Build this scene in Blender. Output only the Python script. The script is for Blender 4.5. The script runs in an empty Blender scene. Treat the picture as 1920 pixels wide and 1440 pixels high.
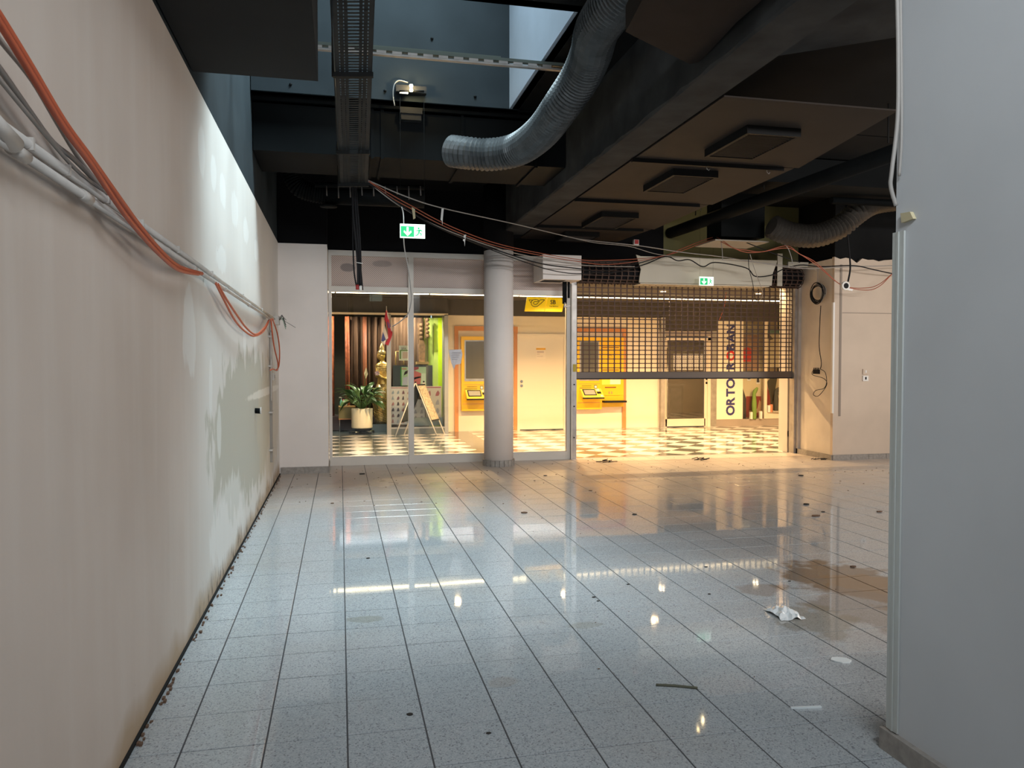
import bpy, math, random
from mathutils import Vector, Matrix
R = random.Random(7)
sc = bpy.context.scene
col = sc.collection
PI = math.pi

# ------------------------------------------------------------------ camera
FPX = 1439.0
CAMH = 1.55
YAW = math.atan(322 / FPX)
PIT = math.atan(40 / FPX)
fwd = Vector((math.sin(YAW) * math.cos(PIT), math.cos(YAW) * math.cos(PIT), -math.sin(PIT)))
rgt = Vector((math.cos(YAW), -math.sin(YAW), 0))
upv = rgt.cross(fwd)
cd = bpy.data.cameras.new('camera')
cam = bpy.data.objects.new('camera', cd)
cam.matrix_world = Matrix(((rgt.x, upv.x, -fwd.x, 0), (rgt.y, upv.y, -fwd.y, 0), (rgt.z, upv.z, -fwd.z, CAMH), (0, 0, 0, 1)))
cd.sensor_width = 36
cd.lens = FPX / 1920 * 36
cd.clip_start = 0.05
col.objects.link(cam)
sc.camera = cam

def ray(x, y):
    return fwd + rgt * ((x - 960) / FPX) - upv * ((y - 720) / FPX)
def AY(x, y, Y):
    d = ray(x, y); return Vector((0, 0, CAMH)) + d * (Y / d.y)
def AX(x, y, X):
    d = ray(x, y); return Vector((0, 0, CAMH)) + d * (X / d.x)
def AZ(x, y, Z):
    d = ray(x, y); return Vector((0, 0, CAMH)) + d * ((Z - CAMH) / d.z)

# ------------------------------------------------------------------ world, light, exposure
sc.view_settings.view_transform = 'Standard'
sc.view_settings.look = 'None'
sc.view_settings.gamma = 1
sc.view_settings.use_curve_mapping = False
sc.view_settings.exposure = 0.0
w = bpy.data.worlds.new('world'); sc.world = w; w.use_nodes = True
w.node_tree.nodes['Background'].inputs[0].default_value = (0.62, 0.80, 1.0, 1)
w.node_tree.nodes['Background'].inputs[1].default_value = 2.0

def area(name, loc, rot, sx, sy, power, colr, spread=None):
    l = bpy.data.lights.new(name, 'AREA'); l.shape = 'RECTANGLE'; l.size = sx; l.size_y = sy
    l.energy = power; l.color = colr
    if spread: l.spread = spread
    o = bpy.data.objects.new(name, l); o.location = loc; o.rotation_euler = rot; col.objects.link(o); return o
SKY_W = 350; FILL_W = 100; FILL2_W = 235; SIDE_W = 160; DOWN_W = 60; STRIP_E = 12
def aim(d):
    return Vector(d).to_track_quat('-Z', 'Y').to_euler()
area('skylight_daylight', (1.0, 6.75, 7.2), aim((-.50, -.12, -1)), 1.3, 2.0, SKY_W, (0.74, 0.93, 1.0), 2.2)
area('side_fill_light', (10.3, 6.6, 2.3), aim((-1, 0, -.03)), 5.0, 2.4, SIDE_W, (1.0, .90, .80))  # added lamp out of view, no real window; brightens the left wall
area('high_fill_light', (1.0, -.6, 3.93), aim((0, 1, -.22)), 2.1, .4, FILL_W, (.88, .95, 1.0), 2.4)  # added fill lamp out of view, brightens surfaces facing the camera
area('high_fill_light', (5.6, -.6, 3.93), aim((0, 1, -.22)), 5.0, .4, FILL2_W, (1.0, .97, .95), 2.4)  # second added fill lamp, unseen, for the right half of the room

# ------------------------------------------------------------------ materials
MATS = {}
def mat(name, c, rough=0.6, metal=0.0, noise=0.0, scale=6.0, bump=0.0, emit=None, es=0, spec=None, stretch=None):
    if name in MATS: return MATS[name]
    m = bpy.data.materials.new(name); m.use_nodes = True
    nt = m.node_tree; b = nt.nodes['Principled BSDF']
    b.inputs['Base Color'].default_value = (*c, 1); b.inputs['Roughness'].default_value = rough; b.inputs['Metallic'].default_value = metal
    if spec is None and max(c) < .13 and rough > .45: spec = .05
    if spec is not None: b.inputs['Specular IOR Level'].default_value = spec
    if noise or bump:
        g = nt.nodes.new('ShaderNodeNewGeometry'); n = nt.nodes.new('ShaderNodeTexNoise')
        n.inputs['Scale'].default_value = scale; n.inputs['Detail'].default_value = 5
        if stretch:
            mp = nt.nodes.new('ShaderNodeMapping'); mp.inputs['Scale'].default_value = stretch
            nt.links.new(g.outputs['Position'], mp.inputs[0]); nt.links.new(mp.outputs[0], n.inputs['Vector'])
        else: nt.links.new(g.outputs['Position'], n.inputs['Vector'])
        if noise:
            r = nt.nodes.new('ShaderNodeMapRange'); r.inputs[1].default_value = .3; r.inputs[2].default_value = .7
            r.inputs[3].default_value = 1 - noise; r.inputs[4].default_value = 1 + noise
            mx = nt.nodes.new('ShaderNodeVectorMath'); mx.operation = 'SCALE'; mx.inputs[0].default_value = c
            nt.links.new(n.outputs['Fac'], r.inputs[0]); nt.links.new(r.outputs[0], mx.inputs['Scale']); nt.links.new(mx.outputs[0], b.inputs['Base Color'])
        if bump:
            bp = nt.nodes.new('ShaderNodeBump'); bp.inputs['Strength'].default_value = bump; bp.inputs['Distance'].default_value = .01
            nt.links.new(n.outputs['Fac'], bp.inputs['Height']); nt.links.new(bp.outputs[0], b.inputs['Normal'])
    if emit:
        b.inputs['Emission Color'].default_value = (*emit, 1); b.inputs['Emission Strength'].default_value = es
    MATS[name] = m; return m

class NT:
    """small node graph helper"""
    def __init__(s, name):
        s.m = bpy.data.materials.new(name); s.m.use_nodes = True; s.t = s.m.node_tree; s.b = s.t.nodes['Principled BSDF']; MATS[name] = s.m
        s.pos = s.t.nodes.new('ShaderNodeNewGeometry').outputs['Position']
    def n(s, kind, **kw):
        x = s.t.nodes.new(kind)
        for k, v in kw.items(): setattr(x, k, v)
        return x
    def L(s, a, b): s.t.links.new(a, b)
    def noise(s, scale, detail=4, stretch=None, rough=.5, src=None):
        n = s.n('ShaderNodeTexNoise'); n.inputs['Scale'].default_value = scale; n.inputs['Detail'].default_value = detail; n.inputs['Roughness'].default_value = rough
        v = src or s.pos
        if stretch:
            mp = s.n('ShaderNodeMapping'); mp.inputs['Scale'].default_value = stretch; s.L(v, mp.inputs[0]); v = mp.outputs[0]
        s.L(v, n.inputs['Vector']); return n.outputs['Fac']
    def math(s, op, a, b=None, clamp=False):
        x = s.n('ShaderNodeMath', operation=op, use_clamp=clamp)
        for i, v in enumerate((a, b)):
            if v is None: continue
            if isinstance(v, (int, float)): x.inputs[i].default_value = v
            else: s.L(v, x.inputs[i])
        return x.outputs[0]
    def rng(s, v, a, b, c=0., d=1.):
        x = s.n('ShaderNodeMapRange'); x.inputs[1].default_value = a; x.inputs[2].default_value = b; x.inputs[3].default_value = c; x.inputs[4].default_value = d
        s.L(v, x.inputs[0]); return x.outputs[0]
    def mix(s, f, a, b):
        x = s.n('ShaderNodeMix', data_type='RGBA')
        if isinstance(f, float): x.inputs[0].default_value = f
        else: s.L(f, x.inputs[0])
        for i, v in ((6, a), (7, b)):
            if isinstance(v, tuple): x.inputs[i].default_value = (*v, 1)
            else: s.L(v, x.inputs[i])
        return x.outputs[2]
    def blob(s, c, r, amp=.6, scale=5., edge=.12, nz=None):
        """mask around centre c with radii r (None axis = ignored)"""
        mp = s.n('ShaderNodeMapping'); sx = [0 if q is None else 1 / q for q in r]
        mp.inputs['Scale'].default_value = sx; mp.inputs['Location'].default_value = [-c[i] * sx[i] for i in range(3)]
        s.L(s.pos, mp.inputs[0]); l = s.n('ShaderNodeVectorMath', operation='LENGTH'); s.L(mp.outputs[0], l.inputs[0])
        nz = nz or s.noise(scale, 5)
        v = s.math('ADD', l.outputs['Value'], s.math('MULTIPLY', s.math('SUBTRACT', nz, .5), amp * 2))
        return s.rng(v, 1 + edge, 1 - edge, 0, 1)
    def bump(s, h, strength=.3, dist=.01):
        bp = s.n('ShaderNodeBump'); bp.inputs['Strength'].default_value = strength; bp.inputs['Distance'].default_value = dist
        s.L(h, bp.inputs['Height']); s.L(bp.outputs[0], s.b.inputs['Normal'])

def left_wall_mat():
    g = NT('left_plaster'); sep = g.n('ShaderNodeSeparateXYZ'); g.L(g.pos, sep.inputs[0]); Y = sep.outputs[1]; Z = sep.outputs[2]
    big = g.noise(.9, 3); fine = g.noise(30, 6); streak = g.noise(1.0, 5, (1, 7, .7)); nz = g.noise(4, 6, (1, 1.6, .8))
    c = g.mix(g.rng(big, .35, .65), (.56, .48, .42), (.63, .55, .49))
    c = g.mix(g.rng(streak, .45, .75, 0, .3), c, (.70, .65, .60))
    # paler, greyer zone from Y 4.7 on
    c = g.mix(g.rng(Y, 4.4, 5.2, 0, .55), c, (.72, .74, .72))
    # bare greenish grey lower zone
    m = g.blob((0, 7.6, .95), (None, 2.35, .66), .55, nz=nz, edge=.05)
    c = g.mix(g.math('MULTIPLY', m, .85), c, (.44, .43, .36))
    m = g.blob((0, 9.6, .9), (None, 1.3, .75), .5, nz=nz, edge=.07); c = g.mix(g.math('MULTIPLY', m, .6), c, (.55, .49, .38))
    for (y, z, ry, rz) in [(4.65, 1.73, .17, .22), (5.34, 1.38, .07, .2), (5.68, 1.06, .09, .17), (5.1, 2.85, .13, .16), (5.55, 2.83, .12, .1), (6.0, 2.8, .14, .12), (6.6, 2.8, .2, .14), (7.4, 2.75, .18, .12), (8.3, 2.7, .2, .1), (6.2, .35, .9, .3), (5.9, 2.3, .25, .1), (7.2, 1.75, .1, .2), (8.1, 1.7, .12, .16)]:
        m = g.blob((0, y, z), (None, ry, rz), .7, nz=nz, edge=.1); c = g.mix(g.math('MULTIPLY', m, .5), c, (.80, .81, .79))
    # horizontal scraped stripes
    m = g.math('MULTIPLY', g.blob((0, 9.2, 1.22), (None, 1.8, .045), .35, nz=nz), 1); c = g.mix(g.math('MULTIPLY', m, .7), c, (.8, .77, .7))
    # damp brown foot and dark mould specks
    foot = g.math('ADD', Z, g.math('MULTIPLY', g.math('SUBTRACT', g.noise(2.2, 6, (1, 1, .4)), .5), .35))
    c = g.mix(g.rng(foot, .16, .05, 0, .75), c, (.40, .28, .16))
    mm = g.math('MULTIPLY', g.rng(g.noise(14, 7, (1, 2.2, .5), .7), .52, .6), g.rng(foot, .2, .03)); mm = g.math('MULTIPLY', mm, g.rng(Y, 4.6, 5.4))
    c = g.mix(mm, c, (.05, .04, .035))
    sp = g.rng(g.noise(11, 2, None, .5), .80, .81, 0, .8); c = g.mix(sp, c, (.12, .1, .09))
    g.L(c, g.b.inputs['Base Color']); g.b.inputs['Roughness'].default_value = .75
    g.bump(g.math('ADD', g.math('MULTIPLY', fine, .3), g.math('MULTIPLY', g.noise(3, 4), .5)), .18, .012)
    return g.m

def tile_mat():
    g = NT('terrazzo_tile'); sep = g.n('ShaderNodeSeparateXYZ'); g.L(g.pos, sep.inputs[0]); Y = sep.outputs[1]
    v = g.n('ShaderNodeTexVoronoi'); v.inputs['Scale'].default_value = 170; g.L(g.pos, v.inputs['Vector'])
    bw = g.n('ShaderNodeRGBToBW'); g.L(v.outputs['Color'], bw.inputs[0])
    oi = g.n('ShaderNodeObjectInfo')
    c = g.mix(g.rng(bw.outputs[0], .2, .8), (.36, .395, .42), (.50, .53, .55))
    c = g.mix(g.rng(bw.outputs[0], .2, .17, 0, .6), c, (.18, .18, .19))
    c = g.mix(g.rng(g.noise(160, 2), .62, .7, 0, .5), c, (.62, .62, .62))
    # broad dirt
    n1 = g.noise(1.1, 6); n2 = g.noise(5, 6)
    c = g.mix(g.math('MULTIPLY', g.rng(n1, .5, .8), .28), c, (.36, .31, .25))
    dust_glow = g.rng(g.math('ADD', Y, g.math('MULTIPLY', g.math('SUBTRACT', n1, .5), 3.5)), 7.0, 10.5)
    c = g.mix(g.math('MULTIPLY', dust_glow, .7), c, (.60, .49, .40))  # real dust, tinted warmer so the mall light spill sits in its colour
    for (px, py, rx, ry, cc, k) in [(1575, 1082, .42, .2, (.17, .115, .07), .85), (1650, 1108, .3, .2, (.24, .15, .08), .9), (1625, 1140, .3, .22, (.20, .16, .13), .55), (1540, 1165, .24, .13, (.22, .19, .13), .5), (1100, 1172, .14, .03, (.25, .24, .16), .3), (688, 1160, .10, .03, (.24, .24, .17), .4), (945, 1280, .08, .03, (.34, .25, .17), .25), (900, 910, .3, .3, (.3, .26, .2), .4), (1420, 1105, .12, .08, (.28, .22, .18), .5)]:
        p = AZ(px, py, 0); m = g.blob((p.x, p.y, 0), (rx, ry * 2, None), 1.1, nz=n2, edge=.15)
        c = g.mix(g.math('MULTIPLY', m, k), c, cc)
    g.L(c, g.b.inputs['Base Color'])
    r = g.math('ADD', g.rng(g.noise(2.4, 6), .3, .75, .015, .055), g.math('MULTIPLY', dust_glow, .3))
    r = g.math('ADD', r, g.rng(oi.outputs['Random'], 0, 1, 0, .02))
    g.L(r, g.b.inputs['Roughness']); g.b.inputs['Specular IOR Level'].default_value = .45
    g.bump(g.noise(2.2, 2), .03, .01)
    return g.m

def perf_mat():
    g = NT('perforated_sheet')
    mp = g.n('ShaderNodeMapping'); mp.inputs['Scale'].default_value = (1, 0, 1); g.L(g.pos, mp.inputs[0])
    rt = g.n('ShaderNodeMapping'); rt.inputs['Rotation'].default_value = (0, PI / 4, 0); g.L(mp.outputs[0], rt.inputs[0])
    v = g.n('ShaderNodeTexVoronoi'); v.inputs['Scale'].default_value = 48; v.inputs['Randomness'].default_value = 0; g.L(rt.outputs[0], v.inputs['Vector'])
    hole = g.rng(v.outputs['Distance'], .40, .30)
    c = g.mix(g.rng(g.noise(1.4, 4), .35, .7), (.70, .56, .49), (.56, .44, .38))
    sm = g.blob((0.12, 11.8, 2.98), (.1, None, .06), .5); sm2 = g.blob((.62, 11.8, 3.05), (.14, None, .05), .6)
    c = g.mix(g.math('MULTIPLY', sm, .6), c, (.08, .07, .08)); c = g.mix(g.math('MULTIPLY', sm2, .35), c, (.1, .09, .09))
    c = g.mix(g.math('MULTIPLY', hole, .6), c, (.08, .06, .055))
    g.L(c, g.b.inputs['Base Color']); g.b.inputs['Roughness'].default_value = .5
    return g.m

def glass_mat(name='pane_glass', tint=(.96, .98, .97), rough=0.0, k=1.0):
    m = bpy.data.materials.new(name); m.use_nodes = True; t = m.node_tree
    for n in list(t.nodes): t.nodes.remove(n)
    o = t.nodes.new('ShaderNodeOutputMaterial'); tr = t.nodes.new('ShaderNodeBsdfTransparent'); gl = t.nodes.new('ShaderNodeBsdfGlossy')
    tr.inputs[0].default_value = (*tint, 1); gl.inputs['Roughness'].default_value = rough
    fr = t.nodes.new('ShaderNodeFresnel'); fr.inputs[0].default_value = 1.5
    mu = t.nodes.new('ShaderNodeMath'); mu.operation = 'MULTIPLY'; mu.inputs[1].default_value = k; t.links.new(fr.outputs[0], mu.inputs[0])
    mx = t.nodes.new('ShaderNodeMixShader'); t.links.new(mu.outputs[0], mx.inputs[0]); t.links.new(tr.outputs[0], mx.inputs[1]); t.links.new(gl.outputs[0], mx.inputs[2])
    t.links.new(mx.outputs[0], o.inputs[0]); MATS[name] = m; return m

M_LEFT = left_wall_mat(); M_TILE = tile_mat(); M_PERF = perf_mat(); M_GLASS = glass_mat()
M_GROUT = mat('grout', (.10, .10, .105), .8)
M_WHITE = mat('white_paint_wall', (.80, .74, .70), .6, noise=.05, scale=1.3, bump=.1)
M_PILLAR = mat('pillar_paint', (.58, .60, .62), .55, noise=.05, scale=1.5, bump=.15)
M_BEIGE = mat('beige_wall', (.60, .49, .39), .65, noise=.06, scale=2, bump=.15)
M_SIDE = mat('side_wall_white', (.68, .61, .53), .65, noise=.07, scale=3, bump=.25)
M_DARK = mat('dark_ceiling_paint', (.010, .0105, .011), .75, noise=.25, scale=1.5, bump=.15)
M_BLACK = mat('black_wall_paint', (.008, .008, .009), .8)
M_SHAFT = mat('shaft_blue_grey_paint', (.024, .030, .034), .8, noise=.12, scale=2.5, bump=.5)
M_SHAFTR = mat('shaft_side_lit_paint', (.30, .36, .44), .8, noise=.06, scale=2.5, bump=.3)  # paler than the far wall: its lit look is put into the colour
M_UPLEFT = mat('upper_left_paint', (.030, .038, .043), .8, noise=.2, scale=1.5, bump=.3)
M_BOX = mat('bulkhead_paint', (.030, .030, .030), .8, noise=.06, scale=2)
M_BEAM = mat('beam_paint', (.042, .042, .042), .75, noise=.3, scale=3, bump=.5)
M_PANEL = mat('soffit_panel_paint', (.038, .031, .027), .6, noise=.1, scale=2)
M_DUCT = mat('duct_dark_paint', (.006, .007, .0075), .6, noise=.2, scale=2)
M_FLEX = mat('flex_duct_foil', (.075, .082, .086), .45, .3, noise=.25, scale=9)
M_FLEX2 = mat('flex_duct_dark', (.09, .08, .07), .45, .3, noise=.15, scale=9)
M_TRAY = mat('tray_dark_metal', (.03, .031, .032), .5, .2, noise=.15, scale=12)
M_VENT = mat('vent_dark', (.014, .014, .014), .5)
M_VENTG = mat('vent_louvre', (.11, .10, .095), .45)
M_FRAME = mat('cream_frame_metal', (.62, .585, .53), .4, noise=.04, scale=3)
M_GALV = mat('galvanised_guide', (.40, .38, .36), .4, .7, noise=.18, scale=7)
M_BRONZE = mat('shutter_bronze', (.10, .07, .06), .5, .25)
M_SKIRT = mat('skirting_tile', (.30, .275, .25), .5, noise=.18, scale=30)
M_CABW = mat('cable_grey', (.30, .28, .26), .6)
M_CABO = mat('cable_orange', (.50, .10, .04), .5)
M_CABO2 = mat('cable_dull_orange', (.36, .09, .045), .5)
M_CABK = mat('cable_black', (.02, .02, .022), .5)
M_COND = mat('conduit_grey', (.50, .47, .44), .5, noise=.1, scale=8)
M_CHROME = mat('brushed_metal', (.55, .54, .52), .25, 1.0)
M_PLW = mat('white_plastic', (.75, .73, .70), .4)
M_PAPER = mat('paper_white', (.78, .77, .80), .8, noise=.05, scale=20)
M_INK = mat('ink_dark', (.05, .05, .06), .7)

# ------------------------------------------------------------------ mesh builder
WL = {}
class MB:
    def __init__(s): s.v = []; s.f = []; s.sm = []
    def add(s, vs, fs, smooth=False):
        o = len(s.v); s.v += [tuple(q) for q in vs]; s.f += [tuple(i + o for i in f) for f in fs]; s.sm += [smooth] * len(fs); return s
    def box(s, x0, x1, y0, y1, z0, z1):
        vs = [(x, y, z) for z in (z0, z1) for y in (y0, y1) for x in (x0, x1)]
        return s.add(vs, [(0, 2, 3, 1), (4, 5, 7, 6), (0, 1, 5, 4), (2, 6, 7, 3), (0, 4, 6, 2), (1, 3, 7, 5)])
    def cham(s, x0, x1, y0, y1, z0, z1, b):
        """tile box with chamfered top rim"""
        vs = [(x0, y0, z0), (x1, y0, z0), (x1, y1, z0), (x0, y1, z0), (x0, y0, z1 - b), (x1, y0, z1 - b), (x1, y1, z1 - b), (x0, y1, z1 - b), (x0 + b, y0 + b, z1), (x1 - b, y0 + b, z1), (x1 - b, y1 - b, z1), (x0 + b, y1 - b, z1)]
        return s.add(vs, [(3, 2, 1, 0), (0, 1, 5, 4), (1, 2, 6, 5), (2, 3, 7, 6), (3, 0, 4, 7), (4, 5, 9, 8), (5, 6, 10, 9), (6, 7, 11, 10), (7, 4, 8, 11), (8, 9, 10, 11)])
    def prism(s, pts, d):
        """polygon pts (3D list) extruded by vector d"""
        n = len(pts); p = [Vector(q) for q in pts]; d = Vector(d)
        vs = p + [q + d for q in p]
        return s.add(vs, [tuple(range(n - 1, -1, -1)), tuple(range(n, 2 * n))] + [(i, (i + 1) % n, n + (i + 1) % n, n + i) for i in range(n)])
    def tube(s, pts, r, n=8, cap=True, smooth=True):
        pts = [Vector(p) for p in pts]; m = len(pts); rr = r if isinstance(r, (list, tuple)) else [r] * m
        t = (pts[1] - pts[0]).normalized(); a = Vector((0, 0, 1)) if abs(t.z) < .9 else Vector((1, 0, 0)); u = t.cross(a).normalized()
        vs = []
        for i, p in enumerate(pts):
            t2 = (pts[min(i + 1, m - 1)] - pts[max(i - 1, 0)]).normalized()
            u = (u - t2 * u.dot(t2)).normalized(); w_ = t2.cross(u)
            for k in range(n):
                a = 2 * PI * k / n; vs.append(p + (u * math.cos(a) + w_ * math.sin(a)) * rr[i])
        fs = [(i * n + k, i * n + (k + 1) % n, (i + 1) * n + (k + 1) % n, (i + 1) * n + k) for i in range(m - 1) for k in range(n)]
        s.add(vs, fs, smooth)
        if cap:
            o = len(s.v) - m * n; s.f += [tuple(o + k for k in range(n - 1, -1, -1)), tuple(o + (m - 1) * n + k for k in range(n))]; s.sm += [False, False]
        return s
    def lathe(s, c, prof, n=24, axis=2, smooth=True, caps=True):
        """prof list of (r, h) along axis"""
        c = Vector(c); vs = []
        for r, h in prof:
            for k in range(n):
                a = 2 * PI * k / n; q = [r * math.cos(a), r * math.sin(a)]; q.insert(axis, h)
                if axis == 1: q = [r * math.cos(a), h, -r * math.sin(a)]
                vs.append(c + Vector(q))
        m = len(prof)
        fs = [(i * n + k, i * n + (k + 1) % n, (i + 1) * n + (k + 1) % n, (i + 1) * n + k) for i in range(m - 1) for k in range(n)]
        s.add(vs, fs, smooth)
        if caps:
            o = len(s.v) - m * n; s.f += [tuple(o + k for k in range(n - 1, -1, -1)), tuple(o + (m - 1) * n + k for k in range(n))]; s.sm += [False, False]
        return s
    def ball(s, c, r, n=12, sc=(1, 1, 1)):
        c = Vector(c); vs = []; m = n // 2
        for i in range(m + 1):
            th = PI * i / m
            for k in range(n):
                a = 2 * PI * k / n; vs.append(c + Vector((r * sc[0] * math.sin(th) * math.cos(a), r * sc[1] * math.sin(th) * math.sin(a), r * sc[2] * math.cos(th))))
        return s.add(vs, [(i * n + k, i * n + (k + 1) % n, (i + 1) * n + (k + 1) % n, (i + 1) * n + k) for i in range(m) for k in range(n)], True)
    def mesh(s, name, m, off=None):
        me = bpy.data.meshes.new(name); v = s.v
        if off is not None: v = [(a - off[0], b - off[1], c - off[2]) for a, b, c in v]
        me.from_pydata(v, [], s.f); me.polygons.foreach_set('use_smooth', s.sm)
        if m: me.materials.append(m)
        me.update(); return me
    def build(s, name, m, parent=None):
        off = WL.get(parent.name) if parent else None
        o = bpy.data.objects.new(name, s.mesh(name, m, off)); col.objects.link(o)
        if parent: o.parent = parent; WL[o.name] = off
        else: WL[o.name] = Vector((0, 0, 0))
        return o
def put(name, me, parent, loc=(0, 0, 0), rot=(0, 0, 0), scale=(1, 1, 1)):
    """another object sharing mesh me; loc in world coordinates"""
    o = bpy.data.objects.new(name, me); col.objects.link(o)
    off = WL[parent.name] if parent else Vector((0, 0, 0)); o.location = Vector(loc) - off; o.rotation_euler = rot; o.scale = scale
    if parent: o.parent = parent
    return o
def tag(o, label, cat, group=None, kind=None):
    o['label'] = label; o['category'] = cat
    if group: o['group'] = group
    if kind: o['kind'] = kind
    return o
def thing(name, label, cat, loc=(0, 0, 0), group=None):
    o = bpy.data.objects.new(name, None); o.empty_display_size = .1; o.location = loc; col.objects.link(o); WL[o.name] = Vector(loc)
    return tag(o, label, cat, group)
def struct(name, loc=None):
    o = bpy.data.objects.new(name, None); col.objects.link(o); WL[o.name] = Vector((0, 0, 0)); o['kind'] = 'structure'; return o
def S(mb, name, m, parent=None):
    o = mb.build(name, m, parent)
    if not parent: o['kind'] = 'structure'
    return o
def B(*a): return MB().box(*a)
def smooth_path(pts, k=5):
    p = [Vector(q) for q in pts]; out = []
    for i in range(len(p) - 1):
        a = p[max(i - 1, 0)]; b = p[i]; c = p[i + 1]; d = p[min(i + 2, len(p) - 1)]
        for j in range(k):
            t = j / k; out.append(.5 * ((2 * b) + (c - a) * t + (2 * a - 5 * b + 4 * c - d) * t * t + (3 * b - a - 3 * c + d) * t ** 3))
    out.append(p[-1]); return out
def text_mb(txt, size, depth, origin, xdir, ydir, bold=0.0, spacing=1.0, into=None):
    cu = bpy.data.curves.new('t', 'FONT'); cu.body = txt; cu.size = size; cu.extrude = depth; cu.offset = bold; cu.space_character = spacing; cu.resolution_u = 3
    ob = bpy.data.objects.new('t', cu); col.objects.link(ob); dg = bpy.context.evaluated_depsgraph_get()
    me = bpy.data.meshes.new_from_object(ob.evaluated_get(dg)); x = Vector(xdir).normalized(); y = Vector(ydir).normalized(); z = x.cross(y); o = Vector(origin)
    mb = into or MB(); mb.add([o + x * v.co.x + y * v.co.y + z * v.co.z for v in me.vertices], [tuple(p.vertices) for p in me.polygons])
    bpy.data.objects.remove(ob); return mb

# ------------------------------------------------------------------ floors
floor = struct('floor')
XL = -.83; TP = .3247; X0 = .02; Y0 = 3.227; SY = 11.85
S(B(XL, 10.5, -3.2, SY, -.06, -.0035), 'screed', M_GROUT, floor)
g_ = .0034
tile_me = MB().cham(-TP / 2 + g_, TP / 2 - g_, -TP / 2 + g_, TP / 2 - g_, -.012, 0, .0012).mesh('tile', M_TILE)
cells = []
def P2(p):
    v = Vector(p) - Vector((0, 0, CAMH)); z = v.dot(fwd)
    return (960 + FPX * v.dot(rgt) / z, 720 - FPX * v.dot(upv) / z, z) if z > .1 else None
for i in range(-3, 33):
    for j in range(-20, 27):
        x0 = X0 + i * TP; x1 = x0 + TP; y0 = Y0 + j * TP; y1 = y0 + TP
        if x1 <= XL + .02 or x0 > 10.4 or y0 > SY - .02 or y1 < -3.1: continue
        cx, cy = (max(x0, XL) + x1) / 2, (y0 + min(y1, SY)) / 2; q = P2((cx, cy, 0))
        seen = q and -60 < q[0] < 1700 and 700 < q[1] < 1530
        cells.append((0 if seen else 1, q[2] if q else 99, x0, x1, y0, y1))
cells.sort()
rest = MB(); nt_ = 0
for k, (a, d, x0, x1, y0, y1) in enumerate(cells):
    cut = x0 < XL or y1 > SY or x1 > 10.5
    if a == 0 and nt_ < 299:
        nt_ += 1
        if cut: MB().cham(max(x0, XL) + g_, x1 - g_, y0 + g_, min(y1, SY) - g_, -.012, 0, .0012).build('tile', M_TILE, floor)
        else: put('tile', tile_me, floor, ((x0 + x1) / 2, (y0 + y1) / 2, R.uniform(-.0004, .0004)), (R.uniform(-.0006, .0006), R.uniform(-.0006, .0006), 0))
    else:
        z = R.uniform(-.0005, .0005)
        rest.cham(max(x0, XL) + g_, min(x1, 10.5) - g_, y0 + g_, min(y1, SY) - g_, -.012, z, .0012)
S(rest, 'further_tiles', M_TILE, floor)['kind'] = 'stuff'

def mall_tile(name, c1, c2):
    g = NT(name); c = g.mix(g.rng(g.noise(3, 5), .3, .7), c1, c2); g.L(c, g.b.inputs['Base Color']); g.b.inputs['Roughness'].default_value = .12; return g.m
M_MW = mall_tile('mall_tile_white', (.80, .75, .70), (.72, .67, .61)); M_MG = mall_tile('mall_tile_grey', (.10, .115, .105), (.14, .145, .13))
M_MD = mall_tile('mall_tile_dark', (.11, .11, .10), (.15, .14, .12))
mfl = struct('floor_mall')
S(B(-5, 14, SY, 20.5, -.06, -.004), 'screed', M_GROUT, mfl)
D = .30; gg = .0015; YW = 17.1
def clip(poly, ax, val, keep_less):
    out = []
    for i in range(len(poly)):
        a, b = poly[i], poly[(i + 1) % len(poly)]; ia = (a[ax] <= val) == keep_less or a[ax] == val; ib = (b[ax] <= val) == keep_less or b[ax] == val
        if ia: out.append(a)
        if ia != ib:
            t = (val - a[ax]) / (b[ax] - a[ax]); out.append((a[0] + (b[0] - a[0]) * t, a[1] + (b[1] - a[1]) * t))
    return out
dia_w = MB().prism([(-D + gg, 0, -.01), (0, -D + gg, -.01), (D - gg, 0, -.01), (0, D - gg, -.01)], (0, 0, .01)).mesh('tile', M_MW)
dia_g = MB().prism([(-D + gg, 0, -.01), (0, -D + gg, -.01), (D - gg, 0, -.01), (0, D - gg, -.01)], (0, 0, .01)).mesh('tile', M_MG)
BX0, BX1 = 2.36, 2.80
rw, rg = MB(), MB(); nm = 0; lst = []
for i in range(-20, 50):
    for j in range(-2, 22):
        cx = i * D; cy = 11.98 + j * D
        if (i + j) % 2: continue
        lst.append((cy, cx, (j % 2 == 0)))
lst.sort(key=lambda q: (q[0] > 17.2, q[0]))
for cy, cx, grey in lst:
    q = [(cx - D + gg, cy), (cx, cy - D + gg), (cx + D - gg, cy), (cx, cy + D - gg)]
    whole = cx + D < BX0 or cx - D > BX1
    if cy - D > SY + .02 and cy + D < YW - .02 and whole and cx > -1.2 and cx < 11.4 and nm < 290:
        nm += 1; put('tile', dia_g if grey else dia_w, mfl, (cx, cy, 0)); continue
    ymax = YW - .03 if cx > 2.3 else 16.75
    q = clip(clip(q, 1, SY + .02, False), 1, ymax, True) if q else q
    for lo, hi in ((-4.9, BX0), (BX1, 13.9)):
        p = clip(clip(q, 0, lo, False), 0, hi, True) if len(q) > 2 else []
        if len(p) > 2: (rg if grey else rw).prism([(a, b, -.01) for a, b in p], (0, 0, .01))
S(rw, 'further_white_tiles', M_MW, mfl)['kind'] = 'stuff'; S(rg, 'further_grey_tiles', M_MG, mfl)['kind'] = 'stuff'
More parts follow.
